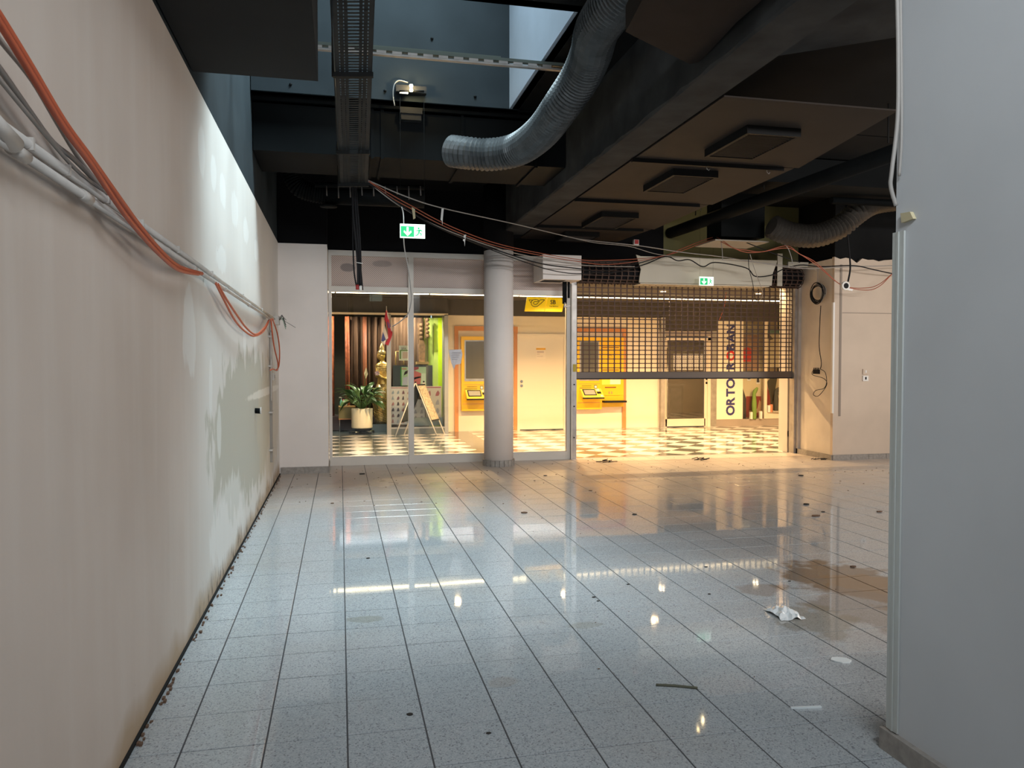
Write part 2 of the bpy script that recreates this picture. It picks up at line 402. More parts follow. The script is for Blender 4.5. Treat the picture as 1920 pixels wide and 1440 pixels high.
for k in range(12):
    y0 = SY + .02 + k * .435; S(B(BX0 + .002, BX1 - .002, y0 + .002, min(y0 + .433, YW), -.01, 0), 'border_tile', M_MD, mfl)
S(B(-5, BX0, 16.75, 20.5, -.01, .002), 'shop_floor', mat('shop_floor_dark', (.08, .10, .10), .25, noise=.1), mfl)
# threshold strip under the storefront
S(B(3.72, 7.54, SY - .01, SY + .03, -.01, .004), 'trim_1', M_GALV)

# ------------------------------------------------------------------ room shell
CZ = 4.2; SX = 1.74; SY0 = 5.63; SY1 = 7.9
S(B(XL - .2, XL, -3.2, SY + .1, 0, 3.21), 'wall_left', M_LEFT)
ul = struct('wall_upper_left'); S(B(XL - .2, XL - .008, -3.2, SY + .1, 3.21, 8.4), 'upper_wall', M_UPLEFT, ul)
S(B(XL - .2, XL + .012, -3.2, SY, -.02, .012), 'trim_2', mat('dark_floor_gap', (.03, .03, .03), .9))
ce = struct('ceiling')
for a in [(XL, 10.5, -3.2, SY0), (SX + .03, 10.5, SY0, SY1), (XL, 10.5, SY1 + .03, SY + .05)]: S(B(*a, CZ, CZ + .2), 'slab', M_DARK, ce)
S(B(XL, SX + .1, SY1, SY1 + .1, CZ, 8.4), 'shaft_far_wall', M_SHAFT, ce)
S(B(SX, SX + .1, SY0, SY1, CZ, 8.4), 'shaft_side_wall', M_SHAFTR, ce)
S(B(XL, SX + .1, SY0 - .1, SY0, CZ, 8.4), 'shaft_near_wall', M_SHAFT, ce)
for (px, py) in [(810, 72), (891, 181), (545, 158), (722, 170)]:
    p = AY(px, py, SY1 - .005); MB().ball(p, .016, 8, (1, .5, 1)).build('anchor_stub', M_DUCT, ce)
# bulkhead box on the left, and upper black walls
S(B(XL, -.12, -3.2, 4.83, 3.25, CZ), 'trim_3', M_BOX)
S(B(XL, -.17, 11.07, SY, 0, 3.2), 'wall_back_left', M_WHITE)
wb = struct('wall_back')
S(B(XL, -.17, 11.07, SY, 3.2, CZ), 'stub_upper', M_BLACK, wb)
S(B(-.17, 5.2, SY - .02, SY + .12, 3.23, CZ), 'lintel', M_BLACK, wb)
S(B(5.2, 7.7, SY - .02, SY + .12, 3.23, CZ), 'lintel_right', mat('olive_wall', (.13, .12, .045), .8), wb)
# skirting tiles at the stub
bs = struct('baseboard_back'); 
for a in (XL + .02, XL + .345): S(B(a, min(a + .318, -.15), 11.05, 11.07, 0, .095), 'skirting_tile', M_SKIRT, bs)
S(B(-.17, -.155, 11.05, SY - .1, 0, .09), 'skirting_tile', M_SKIRT, bs)
# black lower drop near the right side of the room: walls
S(B(10.5, 10.7, -3.2, SY, 0, CZ), 'wall_right', M_BEIGE)
wr = struct('wall_back_right')
top = [(7.62, 3.22)]
for k in range(1, 30): top.append((7.62 + k * .1, 3.22 - R.uniform(0, .05) - (.06 if k % 9 == 4 else 0)))
S(MB().prism([(x, 10.75, z) for x, z in [(7.62, 0)] + top + [(10.5, 3.2), (10.5, 0)]], (0, .06, 0)), 'plaster_panel', M_BEIGE, wr)
S(B(7.68, 10.5, 10.83, SY + .1, 0, CZ), 'core', M_BLACK, wr)
S(B(7.66, 10.5, 10.80, 10.84, 3.1, CZ), 'upper_wall', M_DARK, wr)
S(MB().prism([(7.62, 10.81, 0), (7.66, SY, 0), (7.66, SY, 3.2), (7.62, 10.81, 3.2)], (.06, 0, 0)), 'side_face', M_SIDE, wr)
S(B(7.72, 7.755, 10.742, 10.752, .7, 3.1), 'groove', mat('groove_dark', (.28, .23, .19), .7), wr)
S(B(7.77, 10.5, 10.745, 10.75, 2.335, 2.345), 'panel_joint', mat('groove_dark', (.2, .2, .2)), wr)
S(B(7.585, 7.615, 10.72, 10.76, .75, 2.5), 'corner_bead', M_PLW, wr)
br = struct('baseboard_right')
for k in range(9): S(B(7.62 + k * .325, 7.94 + k * .325, 10.73, 10.75, 0, .085), 'skirting_tile', M_SKIRT, br)
for k in range(3): S(B(7.60, 7.62, 10.75 + k * .325, 11.07 + k * .325, 0, .085), 'skirting_tile', M_SKIRT, br)
# room behind the camera
bk = struct('wall_rear')
for a in [(XL, 3.0, 0, CZ), (3.01, 6.8, 0, CZ), (6.81, 10.5, 0, CZ)]: S(B(a[0], a[1], -3.3, -3.1, a[2], a[3]), 'rear_wall_panel', M_WHITE, bk)
# foreground partition on the right
pw = struct('wall_partition')
S(B(2.135, 2.5, -3.2, 2.63, 0, CZ), 'partition', M_PILLAR, pw)
S(MB().prism([(2.11, 2.655, 0), (2.11, -3.1, 0), (2.135, -3.1, 0), (2.135, 2.655, 0)], (0, 0, .085)), 'skirting_tile', M_SKIRT, pw)
S(B(2.135, 2.5, 2.63, 2.655, 0, .085), 'skirting_tile', M_SKIRT, pw)
tr = thing('corner_profile', 'bright aluminium corner profile on the edge of the foreground wall at right', 'profile', (2.13, 2.63, .09))
M_PROF = mat('profile_alu', (.55, .57, .55), .45, .3)
B(2.126, 2.134, 2.575, 2.637, .09, 2.06).build('side_strip', M_PROF, tr)
B(2.134, 2.17, 2.631, 2.637, .09, 2.06).build('front_strip', M_PROF, tr)
B(2.122, 2.126, 2.60, 2.61, .09, 2.06).build('ridge', M_PROF, tr)
tp = MB().prism([AX(1688, 400, 2.12), AX(1706, 397, 2.12), AX(1712, 410, 2.12), AX(1690, 418, 2.12)], (.02, 0, 0)).build('tape_piece', mat('tape', (.55, .48, .30), .6), None)
tag(tp, 'torn bit of yellowish tape above the corner profile of the foreground wall', 'tape')

# ------------------------------------------------------------------ beam, soffit panel, haunch
beam = MB()
ys = [-3.2, 0, 2, 3]; y = 3.2
while y < 11.4: ys.append(y); y += R.uniform(.1, .22)
ys.append(11.45)
vs = []
for y in ys:
    j = R.uniform(-.012, .012) if 4.5 < y < 10 else 0
    vs += [(2.40, y, CZ), (2.40, y, 3.515 + j), (2.415 + abs(j), y, 3.5), (2.73, y, 3.5), (2.74, y, 3.51), (2.74, y, CZ)]
n = len(ys); beam.add(vs, [(i * 6 + k, i * 6 + k + 1, i * 6 + 7 + k, i * 6 + 6 + k) for i in range(n - 1) for k in range(5)] + [tuple(range(6))[::-1], tuple((n - 1) * 6 + q for q in range(6))])
S(beam, 'beam', M_BEAM)
S(MB().prism([(3.05, 5.04, 3.75), (3.9, 4.4, 3.75), (3.9, 2.7, 3.75), (2.74, 2.7, 3.75), (2.74, 4.2, 3.75)], (0, 0, .45)), 'beam_haunch', M_BEAM)
sp = thing('ceiling_soffit', 'brown grey suspended panel soffit carrying the row of black vents', 'soffit', (3.5, 5.2, 3.5))
pj = [5.2, 6.95, 8.78, 10.58, 11.8]
for i in range(4):
    a, b = pj[i] + .01, pj[i + 1] - .01; r0 = 4.25 + (0.2 if i < 3 else .05)
    MB().prism([(2.76, a, 3.5), (4.23 if i == 0 else 4.46, a, 3.5), (4.5 if i < 3 else 4.38, b, 3.5), (2.76, b, 3.5)], (0, 0, .012)).build('panel', M_PANEL, sp)
for i in range(3):
    tk = thing('ceiling_track', ['black mounting track nearest the camera across the soffit, between first and second vent', 'black mounting track across the soffit between second and third vent', 'black mounting track across the soffit beyond the third vent'][i], 'track', (3.5, pj[i + 1], 3.49), 'tracks across the soffit')
    B(2.73, 4.33, pj[i + 1] - .02, pj[i + 1] + .02, 3.462, 3.499).build('track', M_VENT, tk)
    if i == 0:
        for x in (3.5, 4.15): MB().tube([(x, pj[1], 3.47), (x, pj[1] - .01, 3.44), (x + .02, pj[1] - .01, 3.425), (x + .03, pj[1] - .01, 3.44)], .004, 6).build('hook', M_CABW, tk)
def vent(px, label, dz=3.43):
    ps = [AZ(x, y, dz) for x, y in px]; x0 = min(p.x for p in ps); x1 = max(p.x for p in ps); y0 = min(p.y for p in ps); y1 = max(p.y for p in ps)
    t = thing('ceiling_vent', label, 'vent', ((x0 + x1) / 2, (y0 + y1) / 2, 3.43), 'vents under the soffit')
    f = .03
    m = MB().box(x0, x0 + f, y0, y1, dz, 3.499).box(x1 - f, x1, y0, y1, dz, 3.499).box(x0 + f, x1 - f, y0, y0 + f, dz, 3.499).box(x0 + f, x1 - f, y1 - f, y1, dz, 3.499); m.build('frame', M_VENT, t)
    B(x0 + f, x1 - f, y0 + f, y1 - f, dz + .04, 3.499).build('backing', M_BLACK, t)
    m = MB(); nn = 18
    me = MB().prism([(-(x1 - x0) / 2 + f, -.004, -.006), (-(x1 - x0) / 2 + f, .010, .012), (-(x1 - x0) / 2 + f, .014, .012), (-(x1 - x0) / 2 + f, 0, -.006)], (x1 - x0 - 2 * f, 0, 0)).mesh('louvre', M_VENTG)
    for k in range(nn): put('louvre', me, t, ((x0 + x1) / 2, y0 + f + (k + .5) * (y1 - y0 - 2 * f) / nn, dz + .012))
vent([(1323, 295), (1397, 252), (1502, 257), (1412, 298)], 'largest black louvred vent under the soffit, nearest the camera')
vent([(1206, 360), (1260, 330), (1343, 333), (1284, 364)], 'second black louvred vent from the camera under the soffit')
vent([(1091, 427), (1125, 408), (1191, 409), (1155, 430)], 'third louvred vent under the soffit, beyond the second track')
vent([(1040, 453), (1060, 443), (1120, 444), (1102, 455)], 'furthest and smallest louvred vent, at the far end of the soffit')

# ------------------------------------------------------------------ ducts and pipes
def flex(name, label, pts, r, mt, ridge=.03, amp=.08, k=None):
    pp = smooth_path(pts, 12); L = [0]
    for i in range(1, len(pp)): L.append(L[-1] + (pp[i] - pp[i - 1]).length)
    nseg = int(L[-1] / (ridge / 2)); out = []; rr = []; j = 0
    for s_ in range(nseg + 1):
        d = L[-1] * s_ / nseg
        while j < len(L) - 2 and L[j + 1] < d: j += 1
        t = (d - L[j]) / max(1e-6, L[j + 1] - L[j]); out.append(pp[j].lerp(pp[j + 1], t)); rr.append(r * (1 + (amp if s_ % 2 else -amp)))
    o = MB().tube(out, rr, 22, smooth=False).build(name, mt); tag(o, label, 'duct'); return o
flex('flexible_duct', 'big grey corrugated flexible duct curving down from the top to the box duct', [AY(845, 283, 8.04), AY(875, 287, 7.9), AZ(920, 290, 3.68), AZ(970, 280, 3.69), AZ(1015, 248, 3.72), AZ(1055, 195, 3.80), AZ(1088, 145, 3.90), AZ(1108, 100, 3.96), AZ(1120, 55, 3.98), AZ(1150, 10, 3.98), AZ(1200, -50, 3.98)], .155, M_FLEX, .045, .07)
flex('flexible_duct', 'brown black corrugated duct with deep folds sagging at right above the beige wall', [AY(1446, 424, 10.0), AY(1480, 438, 10.02), AY(1530, 442, 10), AY(1575, 425, 9.95), AY(1605, 400, 9.9), AY(1640, 380, 9.9), AY(1700, 372, 9.9)], .15, M_FLEX2, .06, .15)
flex('flexible_duct', 'small dark corrugated duct elbow under the box duct beside the left wall', [AY(545, 305, 9.6), AY(549, 330, 9.6), AY(562, 352, 9.6), AY(590, 362, 9.6), AY(612, 365, 9.6)], .11, M_DUCT, .03, .06)
pd = MB().tube([AY(612, 364, 9.6), AY(795, 372, 9.6)], .12, 18).build('round_duct', M_DUCT); tag(pd, 'dark round duct running to the right from the small corrugated elbow', 'duct')
vd = thing('disc_valve', 'small round grey air valve hanging below the dark round duct', 'vent', AY(616, 380, 9.6))
c_ = AY(616, 386, 9.6); MB().lathe(c_, [(.03, .12), (.03, .02), (.10, 0), (.105, -.012), (.06, -.02)], 20).build('valve_disc', M_DUCT, vd)
rod = thing('pipe_rail', 'dark pipe rail with clips above the round duct', 'pipe', AY(610, 350, 9.3))
MB().tube([AY(590, 346, 9.3), AY(795, 352, 9.3)], .03, 10).build('rail', M_DUCT, rod)
for x in range(612, 790, 22): MB().tube([AY(x, 349, 9.26), AY(x + 1, 362 + R.uniform(0, 14), 9.26)], .008, 6).build('clip', M_VENTG, rod)
bd = thing('box_duct', 'wide dark rectangular duct crossing the ceiling behind the exit sign wires', 'duct', (.8, 8.5, 3.68))
B(XL, 2.39, 8.05, 8.93, 3.66, 4.13).build('casing', M_DUCT, bd)
for x in (.32, .42, 1.25, 2.05): B(x, x + .03, 8.035, 8.95, 3.64, 4.14).build('flange', M_DUCT, bd)
B(XL, 2.3, 7.98, 8.02, 4.14, 4.17).build('tray_pipe', M_DUCT, bd)
kx = thing('round_pipe', 'long dark pipe running beside the soffit towards the shutter', 'pipe', (5.35, 8, 3.7))
MB().tube([(5.62, 5.0, 3.70), (5.33, 11.4, 3.68), (5.31, 11.8, 3.68)], .09, 18).build('pipe', M_DUCT, kx)
for y in (6.9, 9.1, 10.9): MB().tube([(5.58 - (y - 5) * .045, y, 3.7 + .1), (5.58 - (y - 5) * .045, y, CZ)], .008, 6).build('hanger', M_VENT, kx)
bd2 = thing('box_duct', 'dark rectangular duct crossing the ceiling behind the long pipe at right', 'duct', (7, 9, 3.9))
B(4.9, 10.4, 8.9, 9.6, 3.86, 4.18).build('casing', M_DUCT, bd2)
MB().tube([(6.6, 9.4, 3.78), (10.4, 9.4, 3.80)], .05, 12).build('side_pipe', M_DUCT, bd2)
sb = thing('supply_air_box', 'dark ventilation box with a pale flange hanging left of the sagging corrugated duct', 'vent', AY(1390, 450, 10.5))
a = AY(1340, 447, 10.5); b = AY(1420, 447, 10.5); B(a.x, b.x, 10.3, 10.75, a.z, CZ - .005).build('casing', M_DUCT, sb)
a = AY(1335, 452, 10.3); b = AY(1435, 452, 10.3); B(a.x, b.x, 10.2, 10.85, a.z - .005, a.z + .012).build('flange', mat('flange_beige', (.30, .26, .21), .5), sb)
pl = MB().prism([AZ(1173, 60, 3.6), AZ(1293, 120, 3.6), AZ(1312, 117, 3.6), AZ(1380, 43, 3.6), (2.34, 3.6, 3.6), (1.6, 3.6, 3.6)], (0, 0, .16)).build('plenum_box', mat('plenum_brown', (.028, .022, .02), .7, noise=.1))
tag(pl, 'angular brown grey plenum box tucked between the big corrugated duct and the beam', 'duct')

# cable tray
ty = thing('cable_tray', 'long perforated grey cable tray hanging below the skylight', 'cable tray', AZ(660, 170, 3.7))
na, nb = AZ(621, -30, 3.86), AZ(704, -30, 3.86); fa, fb = AZ(638, 344, 3.46), AZ(690, 344, 3.46)
def TP_(u, t, dz=0): return (na.lerp(nb, u)).lerp(fa.lerp(fb, u), t) + Vector((0, 0, dz))
def strip(u0, u1, z0, z1):
    m = MB(); c = [TP_(u0, 0, z0), TP_(u1, 0, z0), TP_(u1, 1, z0), TP_(u0, 1, z0)]; return m.prism(c, (0, 0, z1 - z0))
for u0, u1 in ((0, .012), (.988, 1)): strip(u0, u1, 0, .06).build('side_rail', M_TRAY, ty)
for u0, u1 in ((0, .12), (.145, .25), (.27, .36), (.64, .72), (.75, .85), (.875, 1)): strip(u0, u1, 0, .004).build('bottom_strip', M_TRAY, ty)
NR = 84
for k in range(NR):
    t = (k + .5) / NR; h = .22 / NR
    MB().prism([TP_(.12, t - h), TP_(.88, t - h), TP_(.88, t + h), TP_(.12, t + h)], (0, 0, .003)).build('rung', M_TRAY, ty)
for t in (.31, .38 + .36, .995):
    c0 = TP_(-.06, t); c1 = TP_(1.03, t)
    MB().prism([c0 + Vector((0, 0, -.035)), c1 + Vector((0, 0, -.035)), c1 + Vector((0, .04, -.035)), c0 + Vector((0, .04, -.035))], (0, 0, .035)).build('bracket', M_VENT, ty)
    MB().tube([c0 + Vector((0, .02, -.03)), (c0.x, c0.y + .02, 3.65 if t > .6 else 6.0)], .012, 6).build('drop_rod', M_VENT, ty)
strip(-.045, -.02, -.01, .16).build('side_rail', M_VENT, ty)
# strut rails in the skylight
st = thing('strut_rail', 'long galvanised slotted rail crossing below the skylight', 'rail', (.8, 6.3, 4.12))
a = AZ(595, 96, 4.13); b = AZ(1066, 123, 4.13); yy = (a.y + b.y) / 2
B(a.x - .5, b.x + .05, yy, yy + .045, 4.155, 4.18).build('rail', mat('galvanised_bright', (.09, .11, .095), .45, .3), st)
for x in range(0, 18): B(a.x - .3 + x * .13, a.x - .22 + x * .13, yy + .004, yy + .006, 4.133, 4.155).build('slot_bridge', M_GALV, st)
B(a.x - .5, b.x + .05, yy + .01, yy + .05, 4.12, 4.135).build('lower_lip', M_GALV, st)
s2 = B(.05, 1.38, yy + .06, yy + .1, 4.2, 4.215).build('strut_rail', mat('galvanised_bright', (.5, .5, .5))); tag(s2, 'shorter bright galvanised rail lying just above the long slotted rail', 'rail')

# ------------------------------------------------------------------ emergency lamps and exit signs
M_GREEN = mat('exit_green', (.0, .35, .12), .5, emit=(0.0, .42, .12), es=1.0)
M_EXW = mat('exit_white', (.85, .9, .85), .5, emit=(.75, 1, .85), es=.9)
def exit_sign(p0, p1, Y, label, wires_to):
    x0, x1, z1, z0 = p0.x, p1.x, p0.z, p1.z; w_, h = x1 - x0, z1 - z0
    t = thing('exit_sign', label, 'exit sign', ((x0 + x1) / 2, Y, z0), 'green exit signs')
    B(x0, x1, Y, Y + .02, z0 - .006, z1 + .004).build('housing', M_EXW, t)
    pa = B(x0 + .008, x0 + w_ * .56, Y - .003, Y, z0 + .006, z1 - .02).build('arrow_panel', M_GREEN, t)
    pb_ = B(x0 + w_ * .56, x1 - .008, Y - .0025, Y, z0 + .006, z1 - .02).build('running_man_panel', M_EXW, t)
    cx = x0 + w_ * .3; cz = (z0 + z1) / 2 - .01; q = h * .36; y = Y - .006
    m = MB().prism([(cx + a * q, y, cz + b * q) for a, b in [(-.22, 1), (.22, 1), (.22, -.15), (.75, .3), (.85, -.1), (0, -.95), (-.85, -.1), (-.75, .3), (-.22, -.15)]], (0, .003, 0)); m.build('arrow', M_EXW, pa)
    cx = x0 + w_ * .76
    m = MB().lathe((cx - .1 * q, y, cz + .8 * q), [(.2 * q, 0), (.2 * q, .003)], 10, 1)
    for pts in [[(-.1, .5), (.3, .55), (.1, -.1), (-.2, -.05)], [(.3, .55), (.7, .25), (.62, .12), (.2, .35)], [(-.1, .5), (-.6, .3), (-.55, .15), (-.05, .35)], [(.1, -.1), (.55, -.3), (.5, -.8), (.35, -.8), (.38, -.4), (-.1, -.2)], [(-.2, -.05), (-.35, -.5), (-.8, -.7), (-.75, -.85), (-.2, -.65), (.0, -.15)]]:
        m.prism([(cx + a * q, y, cz + b * q) for a, b in pts], (0, .003, 0))
    m.build('running_man', M_GREEN, pb_)
    m = MB()
    for x in (x0 + .006, x1 - .006): m = MB().tube([(x, Y + .01, z1), (x, Y + .01, wires_to)], .0012, 5).build('wire', M_DUCT, t)
    return t
exit_sign(AY(750, 420, 7.78), AY(797, 446, 7.78), 7.78, 'green exit sign with down arrow hanging on wires below the lit lamp', 4.2)
exit_sign(AY(1312, 519, 11.2), AY(1338, 535, 11.2), 11.2, 'green exit sign with down arrow in front of the shutter housing', 4.18)
M_BULB = mat('lamp_glow', (1, .9, .6), .5, emit=(1, .72, .32), es=60)
l1 = thing('emergency_lamp', 'grey emergency lamp with two glowing bulbs at the foot of the skylight wall', 'lamp', AY(770, 175, 7.85))
a = AY(742, 160, 7.85); b = AY(799, 177, 7.85); B(a.x, b.x, 7.82, 7.895, b.z, a.z).build('housing', mat('lamp_housing', (.03, .03, .03), .5), l1)
MB().tube([AY(749, 171, 7.79), AY(795, 171, 7.79)], .012, 8).build('bar', M_VENT, l1); B(AY(749, 172, 7.8).x, AY(765, 172, 7.8).x, 7.785, 7.8, AY(749, 172, 7.8).z - .02, AY(749, 172, 7.8).z).build('reflector', M_PLW, l1)
for py in (161, 169): MB().ball(AY(771, py, 7.78), .019, 8).build('bulb', M_BULB, l1)
MB().tube(smooth_path([AY(765, 155, 7.86), AY(748, 151, 7.86), AY(739, 160, 7.86), AY(737, 180, 7.86), AY(740, 198, 7.86)], 4), .006, 6).build('lamp_cable', M_CABW, l1)
jb = thing('junction_box', 'dark grey junction box on the ceiling edge below the glowing lamp', 'box', AY(770, 215, 7.97))
a = AY(752, 201, 7.95); b = AY(790, 226, 7.95); B(a.x, b.x, 7.95, 8.04, b.z, a.z).build('casing', mat('lamp_housing', (.1, .1, .1)), jb); B(a.x - .01, b.x + .01, 7.93, 7.952, b.z + .06, a.z).build('lid', mat('lamp_housing', (.1, .1, .1)), jb)
l2 = thing('emergency_lamp', 'small twin bulb lamp with metal guard on the ceiling near the shutter', 'lamp', AY(1325, 375, 10.9))
a = AY(1305, 352, 10.95); b = AY(1348, 362, 10.95); B(a.x, b.x, 10.92, 11.02, b.z, CZ).build('housing', M_VENT, l2)
for q in ((1316, 360), (1326, 375)): MB().ball(AY(*q, 10.9), .016, 8).build('bulb', M_BULB, l2)
for q in (1314, 1338): MB().tube([AY(q, 372, 10.88), AY(q, 397, 10.88)], .006, 6).build('guard_rod', M_CHROME, l2)
for p, e, nme in ((AY(771, 165, 7.70), 5, 'emergency_bulb_light'), (AY(1326, 377, 10.84), 1.8, 'emergency_bulb_light')):
    l = bpy.data.lights.new(nme, 'POINT'); l.energy = e; l.color = (1, .78, .42); l.shadow_soft_size = .02; o = bpy.data.objects.new(nme, l); o.location = p; col.objects.link(o)

# ------------------------------------------------------------------ column
cc = AZ(937, 876, 0); CX_, CY_, CR = 2.335, 11.36, .222
cl = struct('column')
S(MB().lathe((CX_, CY_, 0), [(CR, .09), (CR, 3.22)], 48), 'shaft', M_WHITE, cl)
S(MB().lathe((CX_, CY_, 0), [(CR + .005, 3.22), (CR + .005, CZ)], 32), 'column_head', M_BLACK, cl)
for k in range(22):
    a0 = 2 * PI * k / 22 + .012; a1 = 2 * PI * (k + 1) / 22 - .012; r0, r1 = CR - .01, CR + .022
    S(MB().prism([(CX_ + r * math.cos(a), CY_ + r * math.sin(a), 0) for r, a in ((r0, a0), (r1, a0), (r1, a1), (r0, a1))], (0, 0, .092)), 'skirting_tile', M_SKIRT, cl)

# ------------------------------------------------------------------ shop front glazing
fr = thing('window_1', 'cream framed glazed shop front left of the shutter with perforated upper panels', 'window', (1.7, SY, 0)); fr['kind'] = 'structure'
def rail(x0, x1, z0, z1, nm='frame_rail', d=.05, y=None): return B(x0, x1, (y or SY) - d, (y or SY) + d, z0, z1).build(nm, M_FRAME, fr)
rail(-.165, -.12, 0, 3.23, 'mullion'); rail(1.02, 1.10, 0, 3.19, 'mullion', .06); rail(3.54, 3.60, 0, 3.19, 'mullion')
rail(-.12, 1.02, .0, .13, 'bottom_rail'); rail(1.10, 3.54, .0, .13, 'bottom_rail')
rail(-.12, 3.6, 3.15, 3.23, 'top_rail', .055); rail(-.12, 1.02, 2.615, 2.695, 'transom'); rail(1.10, 3.54, 2.615, 2.695, 'transom')
rail(2.35, 2.41, .13, 3.15, 'mullion', .03)
for x0, x1 in ((-.12, 1.02), (1.10, 2.35), (2.41, 3.54)):
    B(x0, x1, SY - .004, SY + .004, 2.69, 3.15).build('perforated_panel', M_PERF, fr)
    B(x0, x1, SY - .004, SY + .004, .13, 2.64).build('glass_pane', M_GLASS, fr)
pp = [AY(841, 656, 11.82), AY(865, 655, 11.82), AY(867, 664, 11.8), AY(864, 682, 11.8), AY(854, 684, 11.78), AY(851, 693, 11.78), AY(846, 680, 11.8), AY(843, 667, 11.81)]
pm = MB().prism(pp, (0, -.004, 0)); pt = pm.build('paper_note', M_PAPER); tag(pt, 'crumpled white paper note taped on the glass left of the column', 'paper')
for k in range(4): B(AY(846, 0, 11.79).x, AY(862 - k * 2, 0, 11.79).x, 11.772, 11.776, AY(846, 661 + k * 4, 11.79).z, AY(846, 661.7 + k * 4, 11.79).z).build('pencil_line', mat('ink_soft', (.45, .43, .48)), pt)

# ------------------------------------------------------------------ roller shutter
sh = thing('roller_shutter', 'bronze roller grille shutter pulled most of the way up over the shop entrance', 'shutter', (5.63, 11.8, 1.3))
SXL, SXR = 3.70, 7.555; NC = 36; CW = (SXR - SXL) / NC; RH = .0716
m = MB(); L_ = (SXR - SXL)
m.box(-L_ / 2, L_ / 2, -.009, .009, -.007, .007)
for k in range(NC + 1):
    x = -L_ / 2 + k * CW; h = RH / 2; a = .0085; f = .017; top_ = h - .007
    for sg in (1,):
        pts = [(x - f, 0, .006), (x - a, 0, .014), (x - a, 0, RH - .014), (x - f, 0, RH - .006), (x + f, 0, RH - .006), (x + a, 0, RH - .014), (x + a, 0, .014), (x + f, 0, .006)]
        pts = [(min(max(p[0], -L_ / 2), L_ / 2), p[1] - .006, p[2]) for p in pts]
        m.prism(pts, (0, .012, 0))
slat_me = m.mesh('slat', M_BRONZE); XM = (SXL + SXR) / 2
for k in range(22): put('slat', slat_me, sh, (XM, 11.8, 1.395 + k * RH))
DC = (11.635, 2.975); dr = .165
for k in range(13):
    a = k * (RH / dr); put('slat', slat_me, sh, (XM, DC[0] + dr * math.cos(a), DC[1] + dr * math.sin(a)), (a, 0, 0))
B(SXL, SXR, 11.775, 11.825, 1.295, 1.395).build('bottom_bar', mat('shutter_bar', (.14, .115, .10), .35, .6), sh); B(SXL, SXR, 11.77, 11.83, 1.28, 1.297).build('rubber_edge', M_CABK, sh)
MB().tube([(SXL, DC[0], DC[1]), (SXR, DC[0], DC[1])], .14, 20).build('drum', M_CABK, sh)
hs = thing('shutter_housing', 'cream cladding box over the shutter with a broken gap at its left', 'housing', (6.1, 11.45, 2.85))
hx0 = AY(1200, 500, 11.45).x; hx1 = AY(1452, 500, 11.45).x; hz0 = AY(1200, 530, 11.45).z; hz1 = AY(1200, 481, 11.45).z
M_HS = mat('housing_cream', (.55, .51, .42), .6, noise=.04, scale=2)
ed = [(hx0 - .0, hz1), (hx0 - .08, hz1 + .02), (hx0 + .0, (hz0 + hz1) / 2 - .0), (hx0 - .02, hz0 + .1), (hx0 - .03, hz0)]
MB().prism([(x, 11.41, z) for x, z in ed] + [(hx1 - .07, 11.41, hz0), (hx1 - .05, 11.41, (hz0 + hz1) / 2), (hx1 + .03, 11.41, hz1)], (0, .02, 0)).build('front_board', M_HS, hs)
B(hx0, hx1 - .1, 11.43, 11.76, hz0 - .02, hz0 - .005).build('underside', M_HS, hs)
x = AY(1458, 500, 11.44).x; B(x, x + .09, 11.44, 11.46, hz0 - .0, hz1 + .12).build('loose_batten', M_HS, hs)
x = AY(1478, 495, 11.5).x; B(x, 7.66, 11.5, 11.53, AY(1478, 500, 11.5).z, hz1).build('end_board', M_HS, hs)
hl = thing('shutter_motor_box', 'white boxed out casing at the left end of the shutter beside the column', 'housing', (3.4, 11.3, 2.9))
a = AY(1018, 477, 11.2); b = AY(1090, 525, 11.2); B(a.x, b.x, 11.2, 11.78, b.z, a.z).build('casing', M_WHITE, hl)
B(a.x + .05, b.x - .22, 11.3, 11.6, b.z - .004, b.z).build('opening', M_CABK, hl)
MB().box(b.x - .2, b.x - .14, 11.5, 11.54, b.z - .34, b.z).box(b.x - .12, b.x - .09, 11.5, 11.53, b.z - .25, b.z).build('crank_bracket', M_DUCT, hl)
MB().tube([(b.x - .17, 11.5, b.z - .33), (b.x - .19, 11.46, b.z - .39), (b.x - .1, 11.46, b.z - .37)], .015, 6).build('eye_hook', M_PLW, hl)
gl = thing('shutter_guide', 'galvanised left guide post of the shutter with a yellow sticker', 'guide', (3.65, 11.8, 0))
B(3.60, 3.69, 11.76, 11.86, 0, 3.0).build('channel', M_GALV, gl); B(3.60, 3.615, 11.75, 11.76, 0, 2.8).build('lip', M_FRAME, gl)
B(3.63, 3.685, 11.754, 11.76, AY(1073, 697, 11.76).z, AY(1073, 683, 11.76).z).build('sticker', mat('sticker_yellow', (.45, .34, .03), .5), gl)
for z in (.35, .85, 1.2): MB().lathe((3.65, 11.752, z), [(.012, 0), (.012, .008)], 10, 1).build('bolt', M_VENT, gl)
gr = thing('shutter_guide', 'grey right guide post of the shutter beside the white side wall', 'guide', (7.62, 11.8, 0))
B(7.555, 7.60, 11.72, 11.86, 0, 2.9).build('channel', M_GALV, gr); 
pts = [(7.60, 0), (7.68, 0), (7.68, 2.92), (7.66, 2.98), (7.63, 2.97), (7.60, 2.88)]
MB().prism([(x, 11.68, z) for x, z in pts], (0, .16, 0)).build('cover', mat('guide_cover', (.42, .38, .34), .5, noise=.08), gr)
so = thing('wall_socket', 'small white socket low on the mall side of the right shutter post', 'socket', AY(1478, 815, 11.9)); a = AY(1475, 808, 11.95); b = AY(1483, 818, 11.95)
B(a.x, b.x, 11.93, 11.96, b.z, a.z).build('plate', M_PLW, so); B(a.x + .02, b.x - .02, 11.925, 11.93, b.z + .03, a.z - .03).build('inset', M_CABW, so)
